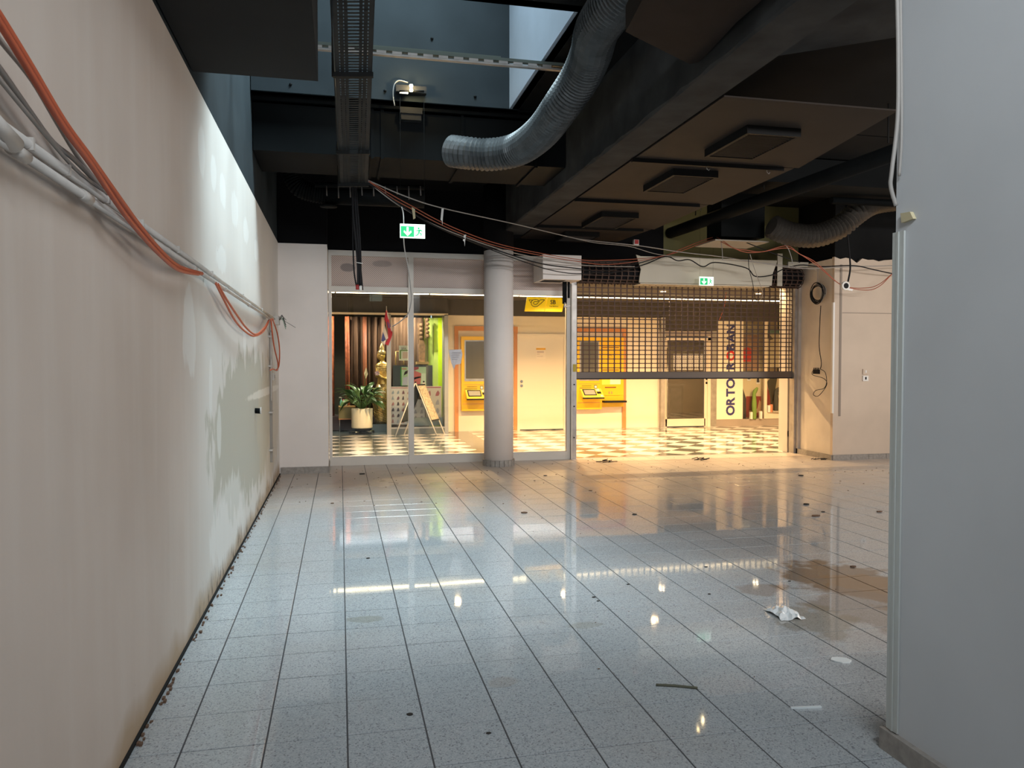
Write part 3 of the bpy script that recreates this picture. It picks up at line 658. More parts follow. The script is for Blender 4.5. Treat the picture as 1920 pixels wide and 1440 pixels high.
S(B(AY(1474, 700, 11.98).x, 7.7, 11.93, 12.2, 0, 3.2), 'wall_mall_pier', mat('pier_pale', (.62, .55, .48), .6))

# ------------------------------------------------------------------ mall: walls, ceiling, lights
M_MWALL = mat('mall_wall_cream', (.82, .70, .54), .6, noise=.03, scale=1.5)
M_FASC = mat('mall_fascia_grey', (.085, .075, .065), .5)
M_MCEIL = mat('mall_ceiling_grey', (.10, .09, .08), .7)
M_WOOD = mat('orange_wood_trim', (.62, .25, .08), .45, noise=.12, scale=6, stretch=(1, 1, .1))
mw = struct('wall_mall')
def X17(x, Y=YW): return AY(x, 700, Y).x
def Z17(y, Y=YW): return AY(1000, y, Y).z
S(B(X17(840), X17(1236), YW, YW + .2, 0, 2.62), 'cream_wall', M_MWALL, mw)
S(B(X17(1236), X17(1243), YW - .12, YW + .2, 0, 2.62), 'grey_post', M_GALV, mw)
S(B(-5, X17(840), 20.4, 20.6, 0, 3.0), 'shop_rear_wall', mat('shop_rear', (.10, .10, .075), .8), mw)
S(B(X17(1243), 14, 19.6, 19.8, 0, 3.0), 'shop_inner_wall', mat('shop_inner', (.4, .34, .28), .8), mw)
S(B(X17(840) + .02, X17(840) + .2, YW + .2, 20.4, 0, 3.0), 'shop_side_wall', mat('lime_wall', (.52, .62, .03), .7), mw)
S(B(-5, X17(1236), YW - .05, YW + .1, 2.612, 2.96), 'fascia', M_FASC, mw)
S(B(X17(1236), X17(1343), YW - .05, YW + .1, Z17(617), 2.96), 'fascia', M_FASC, mw)
S(B(X17(1343), X17(1474), YW - .05, YW + .1, Z17(597), 2.96), 'fascia', M_FASC, mw)
S(B(X17(1474), 14, YW - .05, YW + .1, 0, 2.96), 'cream_wall', M_MWALL, mw)
S(B(-5, 14, SY + .12, 20.5, 2.962, 3.5), 'ceiling_mall', M_MCEIL)
S(B(-5.2, -5, SY, 20.5, 0, 3), 'wall_mall_left', M_MWALL); S(B(14, 14.2, SY, 20.5, 0, 3), 'wall_mall_right', M_MWALL)
S(B(-5, XL - .2, SY, SY + .2, 0, 3), 'wall_mall_near', M_MWALL); S(B(7.7, 14, SY + .1, SY + .3, 0, 3), 'wall_mall_near_right', M_MWALL)
M_STRIP = mat('light_strip_glow', (1, .9, .7), .5, emit=(1, .78, .46), es=STRIP_E)
ls = thing('light_strip', 'long warm light strip across the dark mall ceiling', 'light', (4, 15.3, 2.9))
for k in range(7): x = -1.9 + k * 1.83; B(x, x + 1.80, 15.28, 15.34, 2.905, 2.93).build('lamp_tube', M_STRIP, ls)
B(-2, 11, 15.26, 15.36, 2.93, 2.96).build('housing', M_MCEIL, ls)
M_DL = mat('downlight_glow', (1, .9, .7), .5, emit=(1, .80, .5), es=45)
names = ['second from left', 'third from left', 'fourth from left', 'fifth from left']
def downlight(x, y, label, pw, c=(1, .64, .30)):
    t = thing('downlight', label, 'light', (x, y, 2.95), 'round downlights in the mall ceiling')
    MB().lathe((x, y, 2.94), [(.075, .02), (.075, 0), (.055, 0)], 18, caps=False).build('rim', M_GALV, t); MB().lathe((x, y, 2.943), [(.053, 0), (.053, .004)], 16).build('lens', M_DL, t)
    l = bpy.data.lights.new('downlight_beam', 'SPOT'); l.energy = pw; l.color = c; l.spot_size = 2.6; l.spot_blend = .6; l.shadow_soft_size = .055
    o = bpy.data.objects.new('downlight_beam', l); o.location = (x, y, 2.925); col.objects.link(o)
for i, x in enumerate((2.12, 4.18, 6.2, 8.26, 10.3)):
    downlight(x, 14.1, 'round mall downlight of the row before the light strip, number %s from the left' % ['one', 'two', 'three', 'four', 'five'][i], DOWN_W * 11)
for i, x in enumerate((3.1, 5.3, 7.5)):  # row added where it stays unseen, for warm light on the room floor
    downlight(x, 12.35, 'added unseen mall downlight of the row nearest the shutter, number %s from the left' % ['one', 'two', 'three'][i], DOWN_W * 3)
downlight(.1, 12.27, 'added mall downlight before the massage shop, unseen close above the shop front', DOWN_W * 9, (1, .90, .78))  # added lamp, kept out of sight, for whiter light at this end
downlight(1.5, 17.5, 'added round downlight inside the massage shop above the posters', DOWN_W * 6, (1, .88, .7))  # lamp added to brighten the green panels and shop window
downlight(-.1, 17.3, 'added round downlight above the potted plant and statue', DOWN_W * 4, (1, .88, .7))  # added lamp, tucked behind the fascia to light the recess

# yellow sign
M_YEL = mat('sign_yellow', (.90, .58, .0), .45, emit=(1, .66, 0), es=.35)
sg = thing('post_sign', 'yellow hanging sign with post horn emblem and SB lettering', 'sign', AY(1020, 583, 14.9))
ya = 14.9
def Q(x, y, Y=ya): return AY(x, y, Y)
MB().prism([Q(989, 557), Q(1025.5, 558), Q(1020.5, 584), Q(984.5, 583.5)], (0, .06, 0)).build('left_panel', M_YEL, sg)
MB().prism([Q(1026.5, 558), Q(1059, 559), Q(1054, 584.5), Q(1021.5, 584)], (0, .06, 0)).build('right_panel', M_YEL, sg)
def zq(u, v): return Q(970 + u / 16, 540 + v / 16, ya - .004)   # u, v read off an enlarged view of the sign
hm = MB()
horn = [(815, 357), (812, 355), (700, 354), (685, 360), (600, 470), (540, 500), (490, 470), (490, 430), (530, 405), (600, 410), (635, 375), (560, 345), (470, 360), (420, 420), (425, 500), (480, 550), (560, 560), (640, 520), (815, 365)]
hm.tube([zq(q.x, q.y) for q in smooth_path([(a, b, 0) for a, b in horn], 3)], .006, 5)
hm.tube([zq(*q) for q in [(350, 355), (450, 355), (395, 440), (350, 355)]], .006, 5); hm.build('horn_emblem', M_INK, sg)
p = zq(985, 480); text_mb('SB', .115, .002, p, (1, 0, 0), (0, 0, 1), .002).build('lettering', M_INK, sg)
p = zq(965, 565); text_mb('Post SB-Zone', .033, .002, p, (1, 0, 0), (0, 0, 1)).build('small_lettering', M_INK, sg)
a, b = zq(985, 510), zq(1270, 514); B(a.x, b.x, a.y, a.y + .003, b.z, a.z).build('rule', M_INK, sg)
for q in (995, 1048): MB().tube([Q(q, 557, ya + .03), Vector((Q(q, 557).x, ya + .03, 2.96))], .006, 6).build('hanger', M_VENT, sg)

# wooden frames and door
def frame_wood(x0, x1, label):
    t = thing('machine_niche', label, 'niche', ((x0 + x1) / 2, YW, 0)); f = .085; zt = Z17(613)
    B(x0, x0 + f, YW - .04, YW, 0, zt).build('jamb', M_WOOD, t); B(x1 - f, x1, YW - .04, YW, 0, zt).build('jamb', M_WOOD, t); B(x0 + f, x1 - f, YW - .04, YW, zt - .1, zt).build('head', M_WOOD, t)
frame_wood(X17(852), X17(970), 'orange wood frame around the yellow machine partly behind the column')
frame_wood(X17(1063), X17(1173), 'orange wood frame around the yellow machine right of the white door')
dr_ = struct('door_1'); M_DOOR = mat('door_cream', (.80, .68, .53), .45)
dx0, dx1, dz = X17(974), X17(1056), Z17(631)
lf = B(dx0, dx1, YW - .03, YW - .002, .02, dz).build('leaf', M_DOOR, dr_)
B(dx0 - .06, dx0, YW - .05, YW, 0, dz + .06).build('jamb', M_DOOR, dr_); B(dx1, dx1 + .06, YW - .05, YW, 0, dz + .06).build('jamb', M_DOOR, dr_); B(dx0, dx1, YW - .05, YW, dz, dz + .06).build('head', M_DOOR, dr_)
B(dx0, dx1, YW - .02, YW, 0, .018).build('threshold_gap', M_INK, dr_)
for yy_ in (715, 723): MB().lathe((dx0 + .04, YW - .055, Z17(yy_)), [(.03, 0), (.034, .012), (.02, .026)], 12, 1).build('door_knob', M_CHROME, lf)
nt2 = thing('door_notice', 'paper notice with an orange band on the white mall door', 'notice', (X17(1013), YW - .035, Z17(672)))
a0, a1 = X17(1004.5), X17(1022); B(a0, a1, YW - .036, YW - .031, Z17(673), Z17(649)).build('sheet', mat('notice_cream', (.85, .72, .58), .7), nt2)
B(a0, a1, YW - .038, YW - .036, Z17(656), Z17(652.5)).build('orange_band', mat('notice_orange', (.75, .35, 0), .6), nt2)
for z, l, h in ((660, .9, 3), (664, .35, 1), (668, .8, .7)): B(a0 + .02, a0 + .02 + (a1 - a0 - .04) * l, YW - .0375, YW - .036, Z17(z + h / 2), Z17(z - h / 2)).build('print_line', mat('print_soft', (.55, .42, .36), .7), nt2)

# self service machines
M_MY = mat('machine_yellow', (.88, .50, .01), .35); M_MY2 = mat('machine_light_yellow', (.92, .72, .10), .3)
def machine(x0, double, label):
    t = thing('service_machine', label, 'machine', (x0, YW, .47)); s_ = YW / 1439 * 1.0
    def xx(px): return x0 + px * .0136
    def zz(py): return Z17(py)
    Yf = YW - .14; wd = 46.5
    B(xx(0), xx(45), Yf, YW - .001, zz(768), zz(632)).build('cabinet', M_MY, t)
    B(xx(5), xx(40), Yf - .01, Yf, zz(714), zz(639)).build('screen_bezel', M_GALV, t); B(xx(7), xx(38), Yf - .014, Yf - .01, zz(709), zz(641)).build('screen', mat('screen_grey', (.13, .125, .11), .15), t)
    B(xx(4), xx(42), Yf - .006, Yf, zz(720.5), zz(719.8)).build('seam', M_WOOD, t); B(xx(2), xx(42), Yf - .006, Yf, zz(756), zz(755)).build('seam', M_WOOD, t)
    B(xx(31), xx(36), Yf - .008, Yf, zz(729), zz(722.5)).build('card_reader_mark', M_INK, t); B(xx(31.6), xx(35.4), Yf - .0095, Yf - .008, zz(728), zz(723.5)).build('label_plate', M_PLW, t)
    for k, (a, l, y) in enumerate(((9, 17, 724), (5, 21, 728))): B(xx(a), xx(a + l), Yf - .007, Yf, zz(y + .35), zz(y - .35)).build('print_line', M_INK, t)
    # sloping console
    pr = [(Yf, zz(729)), (Yf - .26, zz(744)), (Yf - .26, zz(747)), (Yf, zz(742))]
    MB().prism([(xx(6), y, z) for y, z in pr], (xx(43) - xx(6), 0, 0)).build('console', M_MY2, t); con = t.children[-1] if False else bpy.data.objects[col.objects[-1].name]
    B(xx(6), xx(43), Yf - .262, Yf - .2, zz(747.5), zz(744.8)).build('console_edge', M_CABK, t)
    dn = Vector((0, -.26, zz(744) - zz(729))); nrm = Vector((0, dn.z, .26)).normalized() * -1 if False else Vector((0, -abs(dn.z), .26)).normalized()
    def cp(px, q): return Vector((xx(px), Yf, zz(729))) + dn * q + nrm * .003
    def cpoly(a, b, q0, q1, nm, mt_): MB().prism([cp(a, q0), cp(b, q0), cp(b, q1), cp(a, q1)], nrm * .004).build(nm, mt_, con)
    cpoly(9, 31, .1, .82, 'display_frame', M_CABK); 
    MB().prism([cp(10.5, .2) + nrm * .004, cp(29.5, .2) + nrm * .004, cp(29.5, .74) + nrm * .004, cp(10.5, .74) + nrm * .004], nrm * .003).build('display', mat('display_grey', (.40, .36, .28), .2, emit=(.7, .62, .45), es=.15), con)
    cpoly(33, 39, .05, .34, 'card_slot', M_PLW); cpoly(33, 40, .40, .62, 'keypad', M_CABK); cpoly(37, 41, .78, .97, 'receipt_slot', M_PLW)
    if double:
        B(xx(39), xx(85), Yf + .02, YW - .001, zz(764), zz(632)).build('parcel_cabinet', M_MY, t)
        B(xx(43), xx(79), Yf + .012, Yf + .02, zz(722), zz(712)).build('upper_flap', M_MY2, t); B(xx(60), xx(79), Yf + .008, Yf + .012, zz(721), zz(700)).build('white_label', mat('label_cream', (.85, .76, .55), .5), t)
        B(xx(51), xx(71), Yf + .01, Yf + .02, zz(728), zz(726)).build('letter_slot', mat('slot_brown', (.22, .07, .01), .5), t)
        B(xx(44), xx(78), Yf + .005, Yf + .02, zz(742), zz(733.5)).build('parcel_door', M_MY, t)
        for k in (57, 61.5): B(xx(k), xx(k + 2.6), Yf + .002, Yf + .005, zz(739.5), zz(734.8)).build('symbol', M_WOOD, t)
        B(xx(46), xx(86), Yf - .16, Yf + .02, zz(755.5), zz(752)).build('shelf', M_CABK, t)
        text_mb('Versand', .14, .002, (xx(44), Yf + .015, zz(652)), (1, 0, 0), (0, 0, 1)).build('lettering', mat('slot_brown', (.2, .1, 0)), t) if False else None
        for z in (651, 694): B(xx(44), xx(76), Yf + .014, Yf + .02, zz(z + .8), zz(z - .8)).build('print_line', mat('slot_brown', (.2, .1, 0)), t)
        MB().tube([(xx(60) + .04 * math.cos(q), Yf + .016, zz(668) + .03 * math.sin(q)) for q in [i * PI / 6 for i in range(10)]], .004, 5).build('symbol', mat('slot_brown', (.2, .1, 0)), t)
machine(X17(863.5), False, 'yellow self service machine with tall grey screen, partly behind the column')
machine(X17(1078), True, 'yellow self service machine with parcel shelf, seen below the shutter')

# ------------------------------------------------------------------ glass door shop and orthopaedic shop window
gd = struct('door_2'); Yd = YW - .02; M_DF = mat('shop_frame_cream', (.74, .64, .52), .4)
x0, x1 = X17(1243), X17(1332)
B(x0, x0 + .06, Yd, Yd + .08, 0, Z17(628)).build('jamb', M_DF, gd); B(x1 - .08, x1, Yd, Yd + .08, 0, Z17(628)).build('jamb', M_DF, gd); B(x0, x1, Yd, Yd + .08, Z17(636), Z17(630)).build('head', M_DF, gd)
B(x0, x1, Yd, Yd + .08, Z17(628), Z17(618)).build('sign_band', mat('grey_band', (.35, .29, .25), .5), gd)
B(x1 + .0, X17(1343), Yd, Yd + .1, 0, 2.4).build('grey_post', M_GALV, gd)
B(x0 + .06, X17(1323), Yd + .02, Yd + .07, .02, .2).build('bottom_rail', M_DF, gd); B(X17(1321), X17(1328), Yd + .02, Yd + .07, 0, Z17(636)).build('stile', M_DF, gd); B(x0 + .06, x0 + .11, Yd + .02, Yd + .07, 0, Z17(636)).build('stile', M_DF, gd)
B(x0 + .11, X17(1321), Yd + .04, Yd + .05, .2, Z17(636)).build('glass_pane', glass_mat('door_glass', (.75, .75, .72), 0, 2.2), gd)
MB().tube([(X17(1249), Yd - .05, .25), (X17(1249), Yd - .05, 1.9)], .015, 8).build('handle_bar', M_CHROME, gd)
for yy_ in (712, 720): MB().lathe((X17(1325), Yd + .01, Z17(yy_)), [(.03, 0), (.03, .015)], 10, 1).build('door_knob', M_CABK, gd)
dots = thing('window_decal', 'panel of small black and white dots on the glass door behind the shutter', 'decal', (X17(1285), Yd + .03, 1.4))
B(X17(1263), X17(1318), Yd + .030, Yd + .033, Z17(694), Z17(663)).build('white_field', mat('decal_white', (.75, .7, .63), .6), dots)
mm = MB()
for i in range(17):
    for j in range(8): mm.lathe((X17(1264.7 + i * 3.2), Yd + .026, Z17(665.5 + j * 3.8)), [(.013, 0), (.013, .003)], 6, 1)
mm.build('dots', M_INK, dots)['kind'] = 'stuff'
ow = struct('window_2')
B(X17(1343), X17(1474), Yd, Yd + .1, .0, .17).build('sill_panel', mat('grey_band', (.3, .3, .3)), ow)
B(X17(1432), X17(1437), Yd - .02, Yd + .06, .17, Z17(597)).build('mullion', M_DF, ow); B(X17(1437), X17(1474), Yd - .01, Yd + .06, .17, .33).build('bottom_rail', M_DF, ow)
B(X17(1392), X17(1432), Yd + .02, Yd + .03, .17, Z17(597)).build('glass_pane', M_GLASS, ow); B(X17(1437), X17(1474), Yd + .02, Yd + .03, .33, Z17(597)).build('glass_pane', M_GLASS, ow)
bn = thing('shop_banner', 'tall cream banner with ORTOPROBAN lettering running upward beside the glass door', 'banner', (X17(1367), Yd, .2))
B(X17(1343), X17(1392), Yd - .01, Yd + .0, .17, Z17(597)).build('board', mat('banner_cream', (.84, .76, .62), .5), bn)
M_NAVY = mat('navy_ink', (.03, .035, .16), .5); M_RED = mat('red_ink', (.75, .03, .02), .5)
# letters stacked with explicit positions so that the word fills the banner height
zb = Z17(785); zt_ = Z17(604); xb = X17(1376)
adv = {'O': .78, 'R': .72, 'T': .61, 'P': .67, 'B': .67, 'A': .67, 'N': .72}
word = 'ORTOPROBAN'; tot = sum(adv[c] for c in word); pos = 0; sz = .305
for i, c in enumerate(word):
    z = zb + (zt_ - zb) * pos / tot; pos += adv[c]
    ob = text_mb(c, sz, .002, (xb, Yd - .014, z), (0, 0, 1), (-1, 0, 0), .011).build('letter', M_RED if i == 6 else M_NAVY, bn)
# posters in the orthopaedic window
def poly(pts, Y, th, nm, mt_, par): return MB().prism([AY(x, y, Y) for x, y in pts], (0, th, 0)).build(nm, mt_, par)
YP = YW + .12
def mm2(name, c): return mat(name, c, .6)
M_CREAM = mm2('poster_cream', (.72, .60, .44)); M_DRED = mm2('poster_dark_red', (.30, .02, .02)); M_SKIN = mm2('poster_skin', (.60, .36, .22)); M_GRN = mat('stocking_green', (.16, .26, .05), .7); M_DKG = mat('stocking_dark', (.07, .07, .06), .7)
ps = thing('poster', 'poster of a reclining figure in red with pale top, left of the orthopaedic window', 'poster', AY(1412, 785, YP))
poly([(1393, 785), (1431, 785), (1431, 700), (1393, 700)], YP, .01, 'sheet', M_CREAM, ps); poly([(1399, 783), (1427, 783), (1427, 743), (1399, 743)], YP - .005, .004, 'red_area', M_DRED, ps); poly([(1393, 785), (1399, 785), (1399, 748), (1393, 728)], YP - .006, .004, 'dark_area', M_INK, ps)
poly([(1404, 770), (1420, 766), (1424, 750), (1427, 754), (1426, 772), (1406, 778)], YP - .007, .002, 'figure', M_SKIN, ps)
ps = thing('poster', 'poster with a red dressed figure hanging behind the shutter beside the banner', 'poster', AY(1405, 690, YP))
poly([(1393, 694), (1423, 694), (1423, 628), (1393, 628)], YP, .01, 'sheet', mm2('poster_rose', (.42, .24, .17)), ps); poly([(1394, 678), (1408, 678), (1409, 655), (1400, 650), (1394, 656)], YP - .004, .003, 'red_dress', M_RED, ps); poly([(1402, 650), (1409, 650), (1410, 640), (1404, 637)], YP - .005, .003, 'face', M_SKIN, ps)
ps = thing('poster', 'large poster of legs in grey stockings in the right pane of the orthopaedic window', 'poster', AY(1455, 785, YP))
poly([(1437, 787), (1474, 787), (1474, 705), (1437, 705)], YP, .01, 'sheet', mm2('poster_tan', (.58, .47, .33)), ps); poly([(1437, 787), (1445, 775), (1450, 740), (1440, 730), (1437, 712)], YP - .004, .003, 'red_area', M_DRED, ps)
poly([(1446, 775), (1458, 705), (1448, 705), (1438, 716), (1444, 745)], YP - .006, .003, 'dark_leg', M_DKG, ps); poly([(1462, 745), (1474, 722), (1474, 706), (1466, 715), (1458, 738)], YP - .006, .003, 'dark_leg', M_DKG, ps)
poly([(1467, 780), (1474, 778), (1474, 752), (1466, 756)], YP - .007, .003, 'small_figure', M_SKIN, ps)
ps = thing('poster', 'pale poster with a teal top hanging behind the shutter at the right end', 'poster', AY(1455, 640, YP))
poly([(1437, 690), (1474, 690), (1474, 619), (1437, 619)], YP, .01, 'sheet', M_CREAM, ps); poly([(1437, 625), (1474, 625), (1474, 619), (1437, 619)], YP - .004, .003, 'teal_band', mm2('poster_teal', (.13, .25, .22)), ps); poly([(1468, 650), (1474, 650), (1474, 619), (1468, 625)], YP - .005, .003, 'teal_side', mm2('poster_teal', (0, 0, 0)), ps)
poly([(1441, 625), (1450, 636), (1443, 638), (1437, 631)], YP - .006, .003, 'dark_mark', M_DKG, ps); poly([(1462, 660), (1470, 658), (1472, 675), (1465, 690), (1461, 672)], YP - .006, .003, 'figure', M_SKIN, ps)
for k, (x0_, y0_, x1_, y1_, lb) in enumerate([(1401, 714, 1408, 703, 'small leaflet with a small picture, left'), (1418, 720, 1425, 703, 'small leaflet with a dark picture, right')]):
    t = thing('leaflet', lb + ' one on the wall of the orthopaedic window', 'leaflet', AY(x0_, y0_, YP)); poly([(x0_, y0_), (x1_, y0_), (x1_, y1_), (x0_, y1_)], YP - .012, .004, 'sheet', M_PAPER, t); poly([(x0_ + 1, y0_ - 3), (x1_ - 1, y0_ - 3), (x1_ - 2, y1_ + 2), (x0_ + 1.5, y1_ + 1)], YP - .015, .003, 'picture', M_INK, t)
def leg(px, py0, py1, Y, label, mt_, s=1, lean=0):
    a = AY(px, py0, Y); b = AY(px + lean, py1, Y); h = b.z - a.z; x = a.x
    m = MB(); L0 = [(0, .0, .05), (.03, .0, .052), (.25, 0, .055), (.5, 0, .062), (.72, 0, .045), (.80, -.005, .042), (.88, .02, .05), (.94, .055, .04), (1, .09, .022)]
    m.tube([(a.x + (b.x - a.x) * q + o_ * s, Y, a.z + h * q) for q, o_, r in L0], [r for q, o_, r in L0], 12)
    o = m.build('stocking_leg', mt_); tag(o, label, 'display leg'); return o
leg(1414, 786, 727, YP - .12, 'green stocking display leg standing foot up in the left pane', M_GRN, 1)
leg(1455, 770, 727, YP - .12, 'dark grey stocking display leg standing foot up in the right pane', M_DKG, 1)
ds = thing('display_plinth', 'pale slanting plinth carrying the dark grey stocking leg', 'plinth', AY(1456, 787, YP - .1)); 
zf = AY(1456, 770, YP - .12).z; xf = AY(1455, 770, YP - .12).x
MB().box(xf - .13, xf + .10, YP - .2, YP - .05, .33, zf).build('block', mm2('plinth_grey', (.40, .36, .30)), ds)
for k, (px, c, lb) in enumerate([(1441, (.7, .7, .68), 'white narrow product box at the left foot of the right shop pane'), (1445, (.65, .22, .12), 'orange product box next to the white box in the right shop pane'), (1408, (.75, .7, .6), 'cream product box left of the green stocking leg'), (1426, (.72, .7, .66), 'white product box right of the green stocking leg')]):
    Yb = YP - .16; p = AY(px, 785, Yb); zf_ = .33 if px > 1435 else .17
    o = MB().cham(p.x - .03, p.x + .03, Yb - .03, Yb + .03, zf_, zf_ + .17 + .02 * (k % 2), .004).build('product_box', mm2('product_%d' % k, c)); tag(o, lb, 'box')
for a, b in ((X17(1392), X17(1432)), (X17(1437), X17(1474))): S(B(a, b, YW + .07, YW + .4, 0, .17 if a < 10.2 else .33), 'trim_9', M_DF)
S(B(X17(1343), X17(1474), YW + .4, YW + .45, 0, 2.7), 'wall_display_back', M_CREAM)
gp = mat('door_interior', (.3, .27, .23), .5)
ct = thing('shop_counter', 'grey counter inside the shop behind the glass door', 'counter', (8.1, 18.8, 0)); B(7.6, 8.8, 18.7, 19.2, 0, .95).build('body', gp, ct); B(7.55, 8.85, 18.65, 19.25, .95, 1.0).build('top', M_GALV, ct)
for k in range(3): B(7.68 + k * .37, 8.0 + k * .37, 18.68, 18.7, .1, .88).build('front_panel', M_GALV, ct)

# ------------------------------------------------------------------ massage shop
sf = struct('window_3'); M_ALU = mat('shop_alu', (.42, .40, .37), .35, .5)
Ys = 16.75
def XS(x, Y=Ys): return AY(x, 700, Y).x
def ZS(y, Y=Ys, x=700): return AY(x, y, Y).z
B(XS(725), XS(733), Ys - .05, Ys + .05, 0, 2.6).build('post', M_ALU, sf); B(XS(833), XS(840), Ys - .05, YW, 0, 2.6).build('post', M_ALU, sf)
B(-5, XS(840), Ys - .05, Ys + .05, 2.58, 2.62).build('head_rail', mat('pale_rail', (.75, .62, .45), .4), sf)
S(B(-5, XS(840), Ys + .06, YW - .05, 2.615, 2.96), 'fascia', M_FASC, sf)
B(XS(733), XS(833), Ys - .04, Ys + .04, 0, .12).build('sill', mat('dark_sill', (.14, .15, .14), .4), sf); B(XS(733), XS(833), Ys - .045, Ys + .045, .12, .15).build('sill_cap', M_ALU, sf)
B(XS(733), XS(833), Ys - .005, Ys + .005, .15, 2.58).build('glass_pane', M_GLASS, sf)
def curtain(x0, x1, Y, z0, z1, nm, lb, mt_, amp=.05, wl=.16, th=.01):
    n_ = max(12, int((x1 - x0) / wl * 8)); v = []; ph = R.uniform(0, 6)
    for k in range(n_ + 1):
        x = x0 + (x1 - x0) * k / n_; w_ = math.sin(2 * PI * (x - x0) / wl + ph) + .35 * math.sin(4.7 * (x - x0) / wl)
        for z, f in ((z0, 1.2), ((z0 + z1) / 2, 1), (z1, .8)): v.append((x, Y + amp * w_ * f, z))
    o = MB().add(v, [(k * 3 + j, k * 3 + 3 + j, k * 3 + 4 + j, k * 3 + 1 + j) for k in range(n_) for j in range(2)], True).build(nm, mt_); tag(o, lb, 'curtain', 'brown shop curtains')
    md = o.modifiers.new('thickness', 'SOLIDIFY'); md.thickness = th; return o
M_CB = mat('curtain_brown', (.085, .05, .032), .6, noise=.35, scale=8, stretch=(1, 1, .15)); M_CO = mat('curtain_copper', (.26, .075, .03), .5, noise=.5, scale=16)
YC = 17.95
curtain(AY(612, 700, YC).x, AY(627, 700, YC).x, YC - .1, .35, 2.6, 'curtain', 'copper sequinned curtain at the left edge of the massage shop', M_CO, .04, .11)
curtain(AY(648, 700, YC).x, AY(656, 700, YC).x, YC - .12, .35, 2.6, 'curtain', 'narrow copper sequinned curtain right of the dark doorway', M_CO, .04, .1)
curtain(AY(657, 700, YC).x, AY(679, 700, YC).x, YC, .35, 2.6, 'curtain', 'dark brown curtain behind the potted plant, left part', M_CB, .05, .13)
curtain(AY(680, 700, YC).x, AY(688, 700, YC).x, YC - .08, .35, 2.6, 'curtain', 'narrow plain copper curtain strip above the potted plant', mat('curtain_copper_plain', (.24, .08, .035), .6, noise=.2, scale=8), .03, .12)
curtain(AY(688, 700, YC).x, AY(795, 700, YC).x, YC + .05, .35, 2.6, 'curtain', 'wide dark brown curtain behind the golden statue', M_CB, .05, .15)
dk = struct('trim_8'); S(B(-2, AY(800, 700, 18.2).x, 18.15, 18.3, 0, .35), 'podium_front', M_MD, dk); S(B(-5, AY(800, 700, 18.2).x, 17.75, 18.3, .02, .33), 'podium', mat('podium_dark', (.07, .05, .05), .5), dk)
# lime green panels right
gp_ = struct('wall_green'); 
for i, (a, b, c) in enumerate([(795, 803, (.30, .32, .10)), (803, 814, (.38, .48, .12)), (814, 822, (.47, .55, .15)), (822, 836, (.55, .75, .01))]):
    Yg = 18.1 - i * .05; S(B(AY(a, 700, Yg).x, AY(b, 700, Yg).x, Yg, Yg + .05, 0, 2.6), 'green_panel', mat('green_%d' % i, c, .6), gp_)
# carved wooden pictures
for i, (a, b, t_, u, lb) in enumerate([(783, 792, 606, 645, 'small dark carved wall panel left of the green strips'), (797, 803, 596, 634, 'tall dark carved wall panel beside the green strips')]):
    o = thing('carved_panel', lb, 'wall decoration', AY(a, u, 17.85)); Yk = 17.85
    B(AY(a, 700, Yk).x, AY(b, 700, Yk).x, Yk, Yk + .03, AY(a, u, Yk).z, AY(a, t_, Yk).z).build('board', mat('carved_brown', (.12, .07, .04), .5, noise=.4, scale=20), o)
    for k in range(5): MB().ball(((AY(a, 0, Yk).x + AY(b, 0, Yk).x) / 2, Yk, AY(a, u, Yk).z + (k + .5) * (AY(a, t_, Yk).z - AY(a, u, Yk).z) / 5), .045, 8, (1, .4, 1)).build('carving', mat('carved_brown', (0, 0, 0)), o)
tt = thing('temple_panel', 'brown carved standing panel on the wooden ledge in the massage shop window', 'wall decoration', AY(792, 680, 17.6)); Yk = 17.6
MB().prism([AY(786, 678, Yk), AY(797, 678, Yk), AY(798, 650, Yk), AY(794, 638, Yk), (AY(787, 638, Yk)), AY(785, 650, Yk)], (0, .06, 0)).build('panel', mat('carved_mid', (.25, .14, .07), .5, noise=.4, scale=18), tt)
lg = thing('wooden_ledge', 'light wooden ledge above the dark display board', 'shelf', AY(790, 680, 17.5)); B(AY(779, 0, 17.5).x, AY(802, 0, 17.5).x, 17.45, 17.75, ZS(683, 17.5), ZS(678, 17.5)).build('board', mat('ledge_wood', (.52, .33, .12), .5), lg); B(AY(779, 0, 17.5).x, AY(802, 0, 17.5).x, 17.7, 17.75, .3, ZS(683, 17.5)).build('back', M_CB, lg)
ez = thing('picture_frame', 'thin gold wooden frame stand behind the white menu card', 'frame', AY(750, 690, 17.4)); Yk = 17.4
for seg in ([(742, 684), (742, 659)], [(742, 659), (765, 659)], [(757, 684), (757, 672)]): MB().tube([AY(*seg[0], Yk), AY(*seg[1], Yk)], .012, 6).build('bar', mat('gold_wood', (.55, .36, .12), .4), ez)
mc = thing('menu_card', 'white menu card with green edge and SPA heading hanging in the shop window', 'sign', AY(758, 676, 17.2)); Yk = 17.2
poly([(748, 676), (770, 676), (770, 648), (748, 648)], Yk, .015, 'sheet', mm2('card_white', (.80, .80, .70)), mc); poly([(749.5, 673), (752, 673), (752, 657), (749.5, 657)], Yk - .004, .003, 'green_strip', mm2('card_green', (.15, .30, .05)), mc)
poly([(750, 658), (769, 658), (769, 656), (750, 656)], Yk - .004, .003, 'leaf_band', mm2('card_green', (0, 0, 0)), mc); poly([(755, 672), (768, 672), (768, 660), (755, 660)], Yk - .004, .003, 'picture', mm2('card_pink', (.7, .5, .42)), mc)
text_mb('SPA', .07, .001, AY(752, 655.5, Yk - .005), (1, 0, 0), (0, 0, 1)).build('lettering', M_INK, mc)
tv = thing('display_board', 'dark board with a bright red and green picture behind the folding sign', 'board', AY(770, 725, 17.1)); Yk = 17.1
